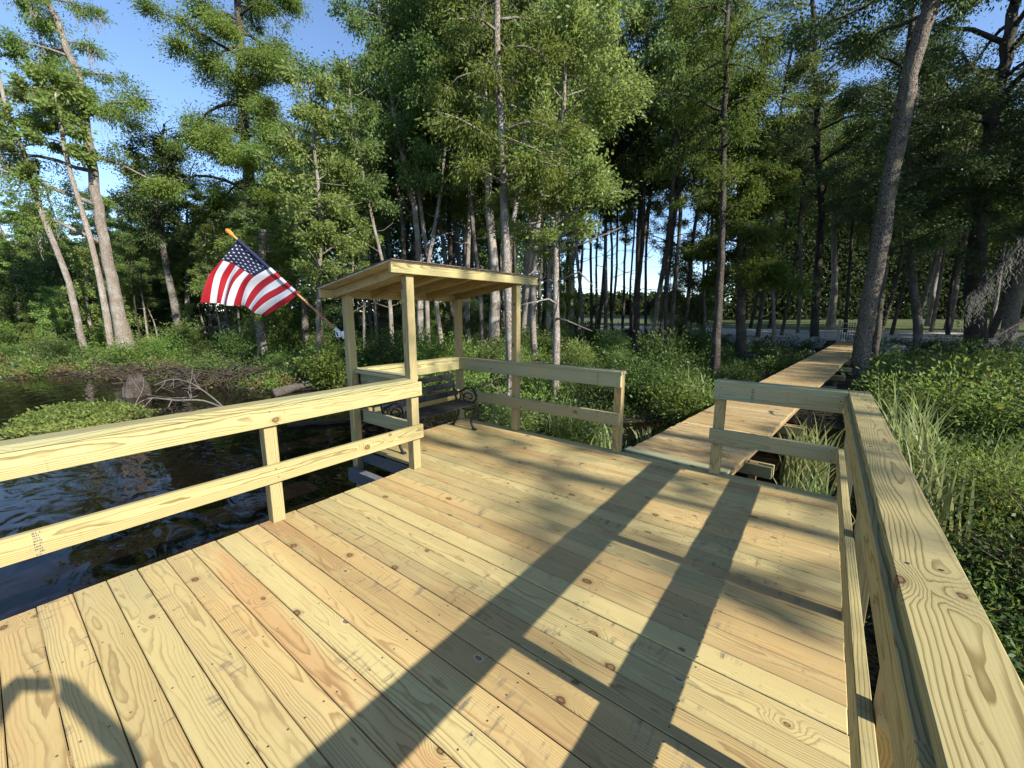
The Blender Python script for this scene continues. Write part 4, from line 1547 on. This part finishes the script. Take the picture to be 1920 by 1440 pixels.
GROW = dict(cen=[], h=[], r=[], l=[], mi=[])
for i in range(9500):
    px = q.uniform(-120, 1990)
    D = 5.5 * (31 / 5.5) ** q.random()
    x, y = polar(px, D)
    xa, ya = np.array(x), np.array(y)
    sd_ = float(shore_dist(xa, ya))
    if sd_ < .30 or in_walk(x, y) or y < 2.2 and x > -2 or y > 29.3:
        continue
    dens = float(vnoise(xa, ya, 1.6, 21)) + .5 * float(vnoise(xa, ya, .7, 22))
    if dens < -.25 and D < 22 and not (x > .6 and y < 16):
        continue
    if x < 3 and x > -6 and y < 9.5 and q.random() < .6:
        continue
    hv = float(vnoise(xa, ya, 2.6, 9))
    h = (.32 + .34 * max(0, hv + .35) + .55 * max(0, q.normal(-.25, .55))) * (1.0 if D > 9 else .8) * min(1, .45 + sd_ * .3)
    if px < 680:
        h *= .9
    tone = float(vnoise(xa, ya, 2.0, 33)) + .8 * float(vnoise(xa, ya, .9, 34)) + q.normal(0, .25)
    shade = .55 if (x > -9 and y > 8.5) else (.15 if px > 640 else -.12)  # shade painted by region: higher values pick the darker leaf more often
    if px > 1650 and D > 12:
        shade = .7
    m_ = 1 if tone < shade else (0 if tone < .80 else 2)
    if px < 620 and sd_ < 2.2 and q.random() < .45:
        m_ = 3
        h *= .6
    GROW['cen'].append((x, y, float(terrain(xa, ya)) - .05))
    GROW['h'].append(h * q.uniform(.7, 1.25))
    GROW['r'].append(q.uniform(.22, .55) * (.8 + D * .012))
    GROW['l'].append((.042 + .0034 * D) * q.uniform(.75, 1.25))
    GROW['mi'].append(m_)
for i in range(1500):
    x, y = q.uniform(.75, 4.2), q.uniform(1.0, 16)
    if in_walk(x, y) or x < .45 + .02 * y or x > .9 + .30 * y:
        continue
    xa, ya = np.array(x), np.array(y)
    hv = float(vnoise(xa, ya, 1.4, 9))
    tone = float(vnoise(xa, ya, 1.3, 33)) + q.normal(0, .3) + (y - 8) * .08
    GROW['cen'].append((x, y, float(terrain(xa, ya)) - .08))
    GROW['h'].append((.30 + .30 * max(0, hv + .3)) * q.uniform(.6, 1.3) * (1 if y > 4 else .8))
    GROW['r'].append(q.uniform(.16, .38))
    GROW['l'].append((.030 + .0042 * y) * q.uniform(.75, 1.25))
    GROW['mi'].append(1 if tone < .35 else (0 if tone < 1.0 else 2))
PER = 110
V, n_ = clumps(GROW['cen'], PER, GROW['h'], GROW['r'], GROW['l'], .5, q)
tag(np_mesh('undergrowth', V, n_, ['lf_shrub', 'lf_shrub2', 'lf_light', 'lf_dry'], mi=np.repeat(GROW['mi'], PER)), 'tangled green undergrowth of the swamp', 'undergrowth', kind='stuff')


def shrub(label, x, y, h, r, mat, n_, lf_, seed, group=None, wd=.45, autumn=0, name='shrub'):
    s = np.random.default_rng(seed)
    gz = float(terrain(np.array(x), np.array(y)))
    root = tag(empty(name, (x, y, gz)), label, 'shrub', group)
    st = MB()
    cs, ds = [], []
    for i in range(14):
        a = s.uniform(0, 6.28)
        tip = np.array([math.cos(a) * r * s.uniform(.3, 1), math.sin(a) * r * s.uniform(.3, 1), h * s.uniform(.55, 1.05)])
        P = curve([np.array([0, 0, -.1]), tip * [.35, .35, .5] + s.normal(0, .04, 3), tip], 8)
        st.tube(P, np.linspace(.012, .003, 8), 4, cap=False)
        m_ = n_ // 14
        u = s.uniform(.25, 1.05, m_)
        b_ = np.stack([np.interp(u * 7, np.arange(8), P[:, k_]) for k_ in range(3)], -1)
        off = s.normal(0, 1, (m_, 3)) * (.10 + .14 * r) * [1, 1, .7]
        cs.append(b_ + off)
        ds.append(unit(off) + s.normal(0, .5, (m_, 3)) + [0, 0, .1])
    st.build('stems', 'twig', root)
    cs, ds = np.concatenate(cs), np.concatenate(ds)
    cs[:, 2] = np.maximum(cs[:, 2], .02)
    ll = lf_ * s.uniform(.7, 1.3, len(cs))
    mi = (s.random(len(cs)) < autumn).astype(int)
    np_mesh('leaves', quads(cs, ds, ll, ll * wd, s, .9), len(cs), [mat, 'autumn'], root, mi=mi)
    return root


shrub('bright green bush at the water line under the flag', -12.4, 6.6, 1.25, .95, 'lf_shrub', 3200, .11, 301)
shrub('yellow-green bush left of the shelter rail, behind the fallen log', -10.2, 9.6, 1.35, 1.0, 'lf_shrub', 3200, .11, 302)
shrub('leafy green bush just behind the shelter bench', -4.55, 6.0, .95, .75, 'lf_light', 2600, .075, 303)
shrub('green bush between the shelter and the far rail post', -3.35, 6.35, .62, .6, 'lf_shrub', 2200, .07, 304)
shrub('dark bush with pale leaf edges, left of the boardwalk mouth', -3.2, 9.6, 1.2, .95, 'lf_shrub2', 3200, .085, 305)
shrub('rounded green bush standing close to the left side of the boardwalk', -2.3, 9.0, .95, .75, 'lf_shrub', 2600, .08, 306)
shrub('sunny green bush beyond the big leaning trunk on the right', 2.7, 13.0, 1.25, 1.2, 'lf_shrub', 3800, .10, 307)
shrub('wide green bush tinged with red and yellow leaves at the right', 2.0, 10.6, 1.0, 1.15, 'lf_shrub', 4200, .085, 308, autumn=.03)
shrub('broad sunlit bush filling the right edge behind the reeds', 3.4, 10.8, 1.2, 1.4, 'lf_broad', 4800, .085, 309, autumn=.02)
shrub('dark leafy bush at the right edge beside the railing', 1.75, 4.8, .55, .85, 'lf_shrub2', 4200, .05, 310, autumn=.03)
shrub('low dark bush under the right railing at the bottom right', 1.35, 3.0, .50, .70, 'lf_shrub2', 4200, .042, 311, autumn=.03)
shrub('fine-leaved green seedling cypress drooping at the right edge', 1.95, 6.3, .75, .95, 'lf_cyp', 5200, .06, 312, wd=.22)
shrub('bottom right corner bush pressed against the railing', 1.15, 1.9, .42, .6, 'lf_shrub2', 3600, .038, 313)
shrub('small fern-like bush between the railing and the black water', .95, 4.1, .42, .5, 'lf_shrub', 2400, .042, 314, wd=.3, autumn=.04)


SHRUB_SPOTS = []
q = np.random.default_rng(91)
while len(SHRUB_SPOTS) < 64:
    px = q.uniform(-60, 1330)
    D = q.uniform(12.5, 26)
    x, y = polar(px, D)
    sd_ = float(shore_dist(np.array(x), np.array(y)))
    if sd_ < .8 or in_walk(x, y) or (x > -3 and y < 9) or (px < 620 and sd_ > 9):
        continue
    SHRUB_SPOTS.append((x, y))
protos = []
for k_, mt_ in enumerate(('lf_shrub', 'lf_light', 'lf_shrub2', 'lf_broad', 'lf_shrub')):
    x, y = SHRUB_SPOTS[k_]
    protos.append(shrub('leafy shrub in the thicket between the water and the wood', x, y, (1.25, 1.0, 1.4, 1.5, .85)[k_], (.95, .7, 1.0, .85, 1.0)[k_], mt_, 2400, (.105, .10, .115, .12, .10)[k_], 700 + k_, group='shrubs of the swamp thicket', name='thicket_shrub'))
for k_, (x, y) in enumerate(SHRUB_SPOTS[5:]):
    s_ = q.uniform(.5, 1.05) if x < -9 else q.uniform(.45, .85)
    k_ = 2 if x > -7 and y > 8 and k_ % 4 else k_  # mostly the darker-leaved shrub here, its colour standing in for shade
    copy_tree(protos[k_ % 5], (x, y, float(terrain(np.array(x), np.array(y)))), q.uniform(0, 6.28), (s_, s_, s_ * q.uniform(.8, 1.25)))


def reeds(label, x, y, n_, h, spread, seed, lean=(0, 0), name='reed_clump', z=None, w_=.028):
    s = np.random.default_rng(seed)
    gz = float(terrain(np.array(x), np.array(y))) if z is None else z
    V = []
    K_ = 8
    for i in range(n_):
        b0 = np.array([s.normal(0, spread), s.normal(0, spread), -.06])
        H_ = h * s.uniform(.5, 1.1)
        a = s.uniform(0, 6.28)
        bend = s.uniform(.08, .50) * H_
        dr = np.array([math.cos(a), math.sin(a), 0]) * bend + np.array([lean[0], lean[1], 0]) * H_
        wdir = np.array([-math.sin(a + s.normal(0, .6)), math.cos(a), 0])
        ww = w_ * s.uniform(.6, 1.2)
        t_ = np.linspace(0, 1, K_ + 1)
        droop = .22 * s.uniform(0, 1) * H_
        C = b0 + dr * (t_ ** 2)[:, None] + np.array([0, 0, 1.0]) * (H_ * t_ - droop * t_ ** 4)[:, None]
        W_ = ww * np.minimum(1, (1 - t_) * 2.2) * .5
        L_, R_ = C + wdir * W_[:, None], C - wdir * W_[:, None]
        for k_ in range(K_):
            V += [L_[k_], R_[k_], R_[k_ + 1], L_[k_ + 1]]
        e_ = wdir * .008
        V += [b0 + e_, b0 - e_, np.array([0, 0, -.08]) - e_, np.array([0, 0, -.08]) + e_]
    V = np.array(V)
    o_ = np_mesh(name, V, len(V) // 4, 'reed', loc=(x, y, gz), rnd=np.repeat(s.uniform(0, 300, n_), K_ + 1))
    return tag(o_, label, 'reeds')


WZ = ZW - .02
reeds('tall sunlit reeds seen through the far railing beside the pale cypress', -3.95, 6.75, 46, .95, .14, 401, z=WZ)
reeds('thin reeds left of the far rail end post', -2.75, 6.2, 34, .75, .14, 402, z=WZ)
reeds('reeds at the left edge of the boardwalk near its start', -2.15, 6.7, 40, .55, .14, 403, z=WZ)
reeds('upright reed clump left of the boardwalk beside the flared cypress', -2.55, 10.9, 60, .95, .14, 404)
reeds('reed clump right of the boardwalk seen through the short railing', -.05, 6.5, 90, .92, .14, 405, z=WZ, lean=(.15, 0))
reeds('dense low reeds below the short railing by the corner post', .10, 5.6, 90, .72, .14, 406, z=WZ)
reeds('arching tall reeds just behind the right railing cap', 1.06, 7.0, 80, 1.40, .14, 407, lean=(-.12, 0))
reeds('single tall reed tuft leaning right at the right side', 1.75, 7.0, 12, 1.25, .05, 408, lean=(.32, 0))
reeds('long reed blades rising above the shrubs behind the railing', 1.0, 8.4, 30, 1.45, .14, 409)
reeds('reeds at the foot of the right railing', .75, 5.0, 60, .75, .14, 410)
reeds('reed tuft by the shrubs at the far right edge', 3.0, 8.9, 12, 1.1, .10, 411, lean=(-.25, 0))

reeds('strappy green reeds halfway along the right railing', 1.0, 5.7, 70, 1.15, .14, 412, lean=(.05, .05))
reeds('upright strappy reeds beside the boardwalk under the big leaning tree', 1.3, 8.6, 60, 1.3, .14, 413)
reeds('low reeds at the right edge of the boardwalk near its second beam', .0, 7.9, 60, .85, .14, 414, z=WZ)

# floating plants, driftwood, brush
q = np.random.default_rng(51)
pp = []
poly = np.array([ground_at(px_, py_, ZW)[:2] for px_, py_ in ((10, 822), (55, 782), (130, 762), (235, 762), (285, 778), (150, 815))])
cen_p = poly.mean(0)
while len(pp) < 9000:
    a, b_, c_ = q.random(3)
    i = q.integers(len(poly))
    p_ = cen_p + (poly[i] - cen_p) * math.sqrt(a) * (1 - b_) + (poly[(i + 1) % len(poly)] - cen_p) * math.sqrt(a) * b_
    pp.append((p_[0] + q.normal(0, .1), p_[1] + q.normal(0, .1), ZW + abs(q.normal(0, .06))))
pp = np.array(pp)
ll = q.uniform(.05, .11, len(pp))
V = quads(pp, q.normal(size=pp.shape) * [1, 1, .5] + [0, 0, .5], ll, ll * .45, q, .8)
tag(np_mesh('water_weed', V, len(pp), 'float'), 'raft of green water weed floating on the river', 'water weed', kind='stuff')


def branch(label, P, r0, seed, twigs, name, cat, mat='deadwood', tl=.8, up=.3):
    s = np.random.default_rng(seed)
    P = np.asarray(P, float)
    C = curve(P, 18)
    mb = MB()
    base = C[0].copy()
    mb.tube(C, np.linspace(r0, r0 * .3, 18), 8, wob=.06, rng=s)
    for i in range(twigs):
        k_ = s.integers(3, 18)
        d = unit(C[min(k_, 16) + 1] - C[min(k_, 16)] + s.normal(0, .7, 3) + [0, 0, up])
        L_ = tl * s.uniform(.4, 1.2)
        Q = [C[k_]]
        for j in range(4):
            d = unit(d + s.normal(0, .22, 3))
            Q.append(Q[-1] + d * L_ / 4)
            if j == 1:
                e = unit(d + s.normal(0, .6, 3))
                mb.tube([Q[-1], Q[-1] + e * L_ * .35, Q[-1] + e * L_ * .6 + s.normal(0, .04, 3)], [r0 * .22, r0 * .15, .004], 4, cap=False)
        mb.tube(Q, np.linspace(r0 * .42, .005, 5), 5, cap=False)
    return tag(mb.build(name, mat, loc=base, smooth=True), label, cat)


g = lambda x, y, z=ZW: ground_at(x, y, z)
U = np.array([0, 0, 1.0])
branch('bleached bare branch lying across the water weed', [g(425, 772) + .05 * U, g(380, 758) + .10 * U, g(330, 762) + .16 * U, g(280, 760) + .18 * U, g(235, 778) + .05 * U], .026, 501, 9, 'fallen_branch', 'branch', tl=.8)
branch('arched bleached branch rising out of the river', [g(425, 766) - .05 * U, g(395, 752) + .15 * U, g(360, 742) + .38 * U, g(325, 738) + .42 * U, g(292, 742) + .30 * U], .022, 502, 8, 'fallen_branch', 'branch', tl=.6, up=-.4)
branch('long grey drift log lying in the shade behind the shelter', [g(515, 742) + .06 * U, g(570, 730) + .12 * U, g(645, 716) + .16 * U], .15, 503, 2, 'drift_log', 'log', 'bark_m', .5)
branch('thin sunken log in the water beside the shelter rail', [g(540, 800) + .02 * U, g(620, 794) + .05 * U, g(760, 782) + .05 * U], .06, 504, 1, 'drift_log', 'log', 'twig', .4)
branch('pale fallen limb on the bank beside the leaning trunks', [g(150, 690) + .35 * U, g(110, 688) + .45 * U, g(68, 686) + .60 * U], .07, 505, 3, 'fallen_branch', 'branch', tl=.9)
branch('bare forked branch hanging behind the bench rail', [np.array([-5.2, 6.6, -.5]), np.array([-5.0, 6.3, -.1]), np.array([-5.1, 6.0, .22])], .022, 506, 8, 'fallen_branch', 'branch', tl=.6)
# dark cypress stump in the water
mb = MB()
sp_ = g(258, 742)
for i in range(7):
    a = i * .9
    r_ = .22
    mb.tube([(r_ * math.cos(a), r_ * math.sin(a), -.4), (r_ * .8 * math.cos(a), r_ * .8 * math.sin(a), .25), (r_ * .5 * math.cos(a), r_ * .5 * math.sin(a), .55 + .12 * math.sin(i * 2.2))], [.17, .14, .06], 7)
o = mb.build('tree_stump', 'bark_d', smooth=True)
o.location = sp_
tag(o, 'dark wet stump standing in the water below the left cypress', 'stump')

# dead brush along the left bank: one tangle nobody could count
mb = MB()
q = np.random.default_rng(61)
bank = np.array([g(150, 705)[:2], g(230, 712)[:2], g(300, 718)[:2], g(370, 722)[:2], g(430, 722)[:2], g(470, 728)[:2]])
for i in range(400):
    t_ = q.uniform(0, len(bank) - 1.001)
    j = int(t_)
    p_ = bank[j] + (bank[j + 1] - bank[j]) * (t_ - j) + q.normal(0, .45, 2) + np.array([-.3, .5])
    a = q.uniform(0, 6.28)
    L_ = q.uniform(.4, 1.5)
    d = np.array([math.cos(a), math.sin(a), q.normal(0.05, .25)])
    p0 = np.array([p_[0], p_[1], ZW + q.uniform(.02, .38)])
    mb.tube([p0, p0 + d * L_ * .5 + q.normal(0, .06, 3), p0 + d * L_ + q.normal(0, .12, 3)], [q.uniform(.012, .028), .014, .005], 4, cap=False)
tag(mb.build('dead_brush', 'twig'), 'tangle of grey dead brush along the left bank', 'brush', kind='stuff')
# riprap along the far shore
mb = MB()
for i in range(1100):
    x = q.uniform(-26, 24)
    y = 28.7 + .02 * x + q.normal(0, .8)
    if in_walk(x, y):
        continue
    s_ = q.uniform(.10, .30)
    Vb, Fb = chamfer(s_, s_ * q.uniform(.6, 1), s_ * q.uniform(.4, .8), s_ * .3)
    a = q.uniform(0, 6.28)
    R_ = np.array([[math.cos(a), -math.sin(a), 0], [math.sin(a), math.cos(a), 0], [0, 0, 1]])
    Vb = (Vb * (1 + q.normal(0, .12, Vb.shape))) @ R_.T + [x, y, float(terrain(np.array(x), np.array(y))) + .05]
    mb.add(Vb, Fb)
M['stone'] = mat_plain('grey_stone', (0.26, 0.25, 0.24), .9, .25, 5, bump=.5)
tag(mb.build('riprap_stones', 'stone'), 'bank of grey broken stones below the gravel', 'stones', kind='stuff')

# dark round bush on the lawn
x, y = polar(1300, 62)
shrub('dark dense bush standing alone on the far lawn', x, y, 3.2, 3.6, 'lf_dark', 9000, .35, 330)


# ------------------------------------------------------------------ moss hanging at the right edge
def moss_mass(label, P, n_, L0, seed, wdir):
    s = np.random.default_rng(seed)
    P = np.asarray(P, float)
    C = curve(P, 40)
    base = C[0].copy()
    root = tag(empty('spanish_moss', base), label, 'moss')
    mb = MB()
    mb.tube(C - base, np.linspace(.022, .006, 40), 6)
    mb.build('bare_twig', 'twig', root)
    cs, ds = [], []
    for i in range(n_):
        p0 = C[s.integers(0, 40)] + s.normal(0, .03, 3)
        L_ = L0 * s.uniform(.3, 1.1)
        kk = max(3, int(L_ / .035))
        dr = s.normal(0, .25, 3)
        for z in range(kk):
            cs.append(p0 + [dr[0] * z * .012 + s.normal(0, .012), dr[1] * z * .012 + s.normal(0, .012), -z * .032])
            ds.append((s.normal(0, .5), s.normal(0, .5), -1))
    cs = np.array(cs) - base
    np_mesh('moss_strands', quads(cs, np.array(ds), .055, .005, s), len(cs), 'moss', root)


moss_mass('grey spanish moss draped over a twig at the right edge', [at(1960, 400, 4.6), at(1900, 470, 4.7), at(1850, 530, 4.8), at(1822, 556, 4.9)], 110, .42, 601, None)
moss_mass('thin wisp of grey moss in front of the right trunks', [at(1950, 588, 5.0), at(1900, 612, 5.0), at(1862, 634, 5.0)], 50, .18, 602, None)

# ------------------------------------------------------------------ photographer (throws the shadow at the lower left)
def skin_body(name, chain, edges, mat, parent, loc, sub=2):
    me = bpy.data.meshes.new(name)
    me.from_pydata([tuple(np.array(p[:3]) - loc) for p in chain], edges, [])
    o_ = bpy.data.objects.new(name, me)
    COL.objects.link(o_)
    o_.parent = parent
    me.materials.append(M[mat])
    md = o_.modifiers.new('skin', 'SKIN')
    md.use_smooth_shade = True
    if not me.skin_vertices:
        return o_
    for i, p in enumerate(chain):
        r_ = p[3]
        me.skin_vertices[0].data[i].radius = (r_, p[4] if len(p) > 4 else r_)
        me.skin_vertices[0].data[i].use_root = (i == 0)
    sb_ = o_.modifiers.new('sub', 'SUBSURF')
    sb_.levels = sub
    sb_.render_levels = sub
    return o_


M['skin'] = mat_plain('skin', (0.50, 0.30, 0.21), .55, .05, 30)
M['shirt'] = mat_plain('navy_shirt', (0.05, 0.07, 0.13), .85, .1, 40)
M['jeans'] = mat_plain('blue_jeans', (0.07, 0.10, 0.17), .85, .15, 60)
M['hair'] = mat_plain('brown_hair', (0.06, 0.035, 0.02), .7, .2, 50)
M['phone'] = mat_plain('black_phone', (0.02, 0.02, 0.022), .3, .1, 20)
f_ = HF
r_ = RT
hip = np.array([.17, -.28, .90])


def pl(fw_, rt_, z):
    p = np.array([0, 0, 0]) + f_ * fw_ + r_ * rt_
    return (p[0], p[1], z)


person = tag(empty('person', pl(-.33, -.02, 0)), 'person holding up a phone, whose shadow falls on the planks at the lower left', 'person')
PL = np.array(pl(-.33, -.02, 0))
ch = [(*pl(-.33, -.02, .90), .14, .11), (*pl(-.33, -.02, 1.08), .13, .10), (*pl(-.32, -.02, 1.25), .15, .11), (*pl(-.31, -.02, 1.36), .09, .08), (*pl(-.29, -.02, 1.44), .055),
      (*pl(-.27, -.02, 1.52), .075, .085), (*pl(-.27, -.02, 1.60), .078, .092), (*pl(-.27, -.02, 1.67), .05),
      (*pl(-.29, .16, 1.35), .055), (*pl(-.05, .31, 1.26), .043), (*pl(-.05, .16, 1.50), .034), (*pl(-.05, .105, 1.575), .040),
      (*pl(-.29, -.20, 1.35), .055), (*pl(-.06, -.32, 1.22), .043), (*pl(-.05, -.16, 1.50), .034), (*pl(-.05, -.115, 1.575), .040),
      (*pl(-.33, .09, .84), .095), (*pl(-.30, .10, .47), .062), (*pl(-.34, .11, .10), .042), (*pl(-.24, .12, .035), .035),
      (*pl(-.33, -.13, .84), .095), (*pl(-.31, -.14, .47), .062), (*pl(-.35, -.15, .10), .042), (*pl(-.25, -.16, .035), .035)]
ed = [(0, 1), (1, 2), (2, 3), (3, 4), (4, 5), (5, 6), (6, 7), (2, 8), (8, 9), (9, 10), (10, 11), (2, 12), (12, 13), (13, 14), (14, 15),
      (0, 16), (16, 17), (17, 18), (18, 19), (0, 20), (20, 21), (21, 22), (22, 23)]
for s_ in (1, -1):
    b0 = 11 if s_ == 1 else 15
    wr = np.array(ch[b0][:3])
    for k_ in range(4):
        i0 = len(ch)
        p1 = wr + np.array([0, 0, .035 - k_ * .016]) + f_ * .012 - r_ * s_ * .006
        p2 = p1 - r_ * s_ * .022 + f_ * .030 * 0
        ch += [(*p1, .0085), (*p2, .0075)]
        ed += [(b0, i0), (i0, i0 + 1)]
    i0 = len(ch)
    ch += [(*(wr + np.array([0, 0, -.035]) - f_ * .01), .010), (*(wr + np.array([0, 0, -.045]) - r_ * s_ * .03), .009)]
    ed += [(b0, i0), (i0, i0 + 1)]
skin_body('body', ch, ed, 'skin', person, PL)
tor = [(*pl(-.33, -.02, .92), .155, .125), (*pl(-.33, -.02, 1.08), .15, .118), (*pl(-.32, -.02, 1.25), .168, .125), (*pl(-.31, -.02, 1.36), .10, .09),
       (*pl(-.29, .16, 1.35), .068), (*pl(-.18, .25, 1.30), .060), (*pl(-.29, -.20, 1.33), .068), (*pl(-.18, -.23, 1.265), .060)]
skin_body('shirt', tor, [(0, 1), (1, 2), (2, 3), (2, 4), (4, 5), (2, 6), (6, 7)], 'shirt', person, PL)
leg = [(*pl(-.33, -.02, .93), .15, .12), (*pl(-.33, .09, .82), .108), (*pl(-.30, .10, .47), .078), (*pl(-.34, .11, .10), .062), (*pl(-.33, -.13, .82), .108), (*pl(-.31, -.14, .47), .078), (*pl(-.35, -.15, .10), .062)]
skin_body('trousers', leg, [(0, 1), (1, 2), (2, 3), (0, 4), (4, 5), (5, 6)], 'jeans', person, PL)
skin_body('hair', [(*pl(-.285, -.02, 1.63), .088, .098), (*pl(-.30, -.02, 1.68), .07), (*pl(-.34, -.02, 1.60), .06)], [(0, 1), (0, 2)], 'hair', person, PL)
mb = MB()
c0 = np.array(pl(-.045, -.02, 1.585))
mb.board(c0 - r_ * .077, c0 + r_ * .077, (0, 0, 1), .074, .008, .003)
ph = mb.build('phone', 'phone', loc=c0)
tag(ph, 'dark phone held up in both hands by the photographer', 'phone')
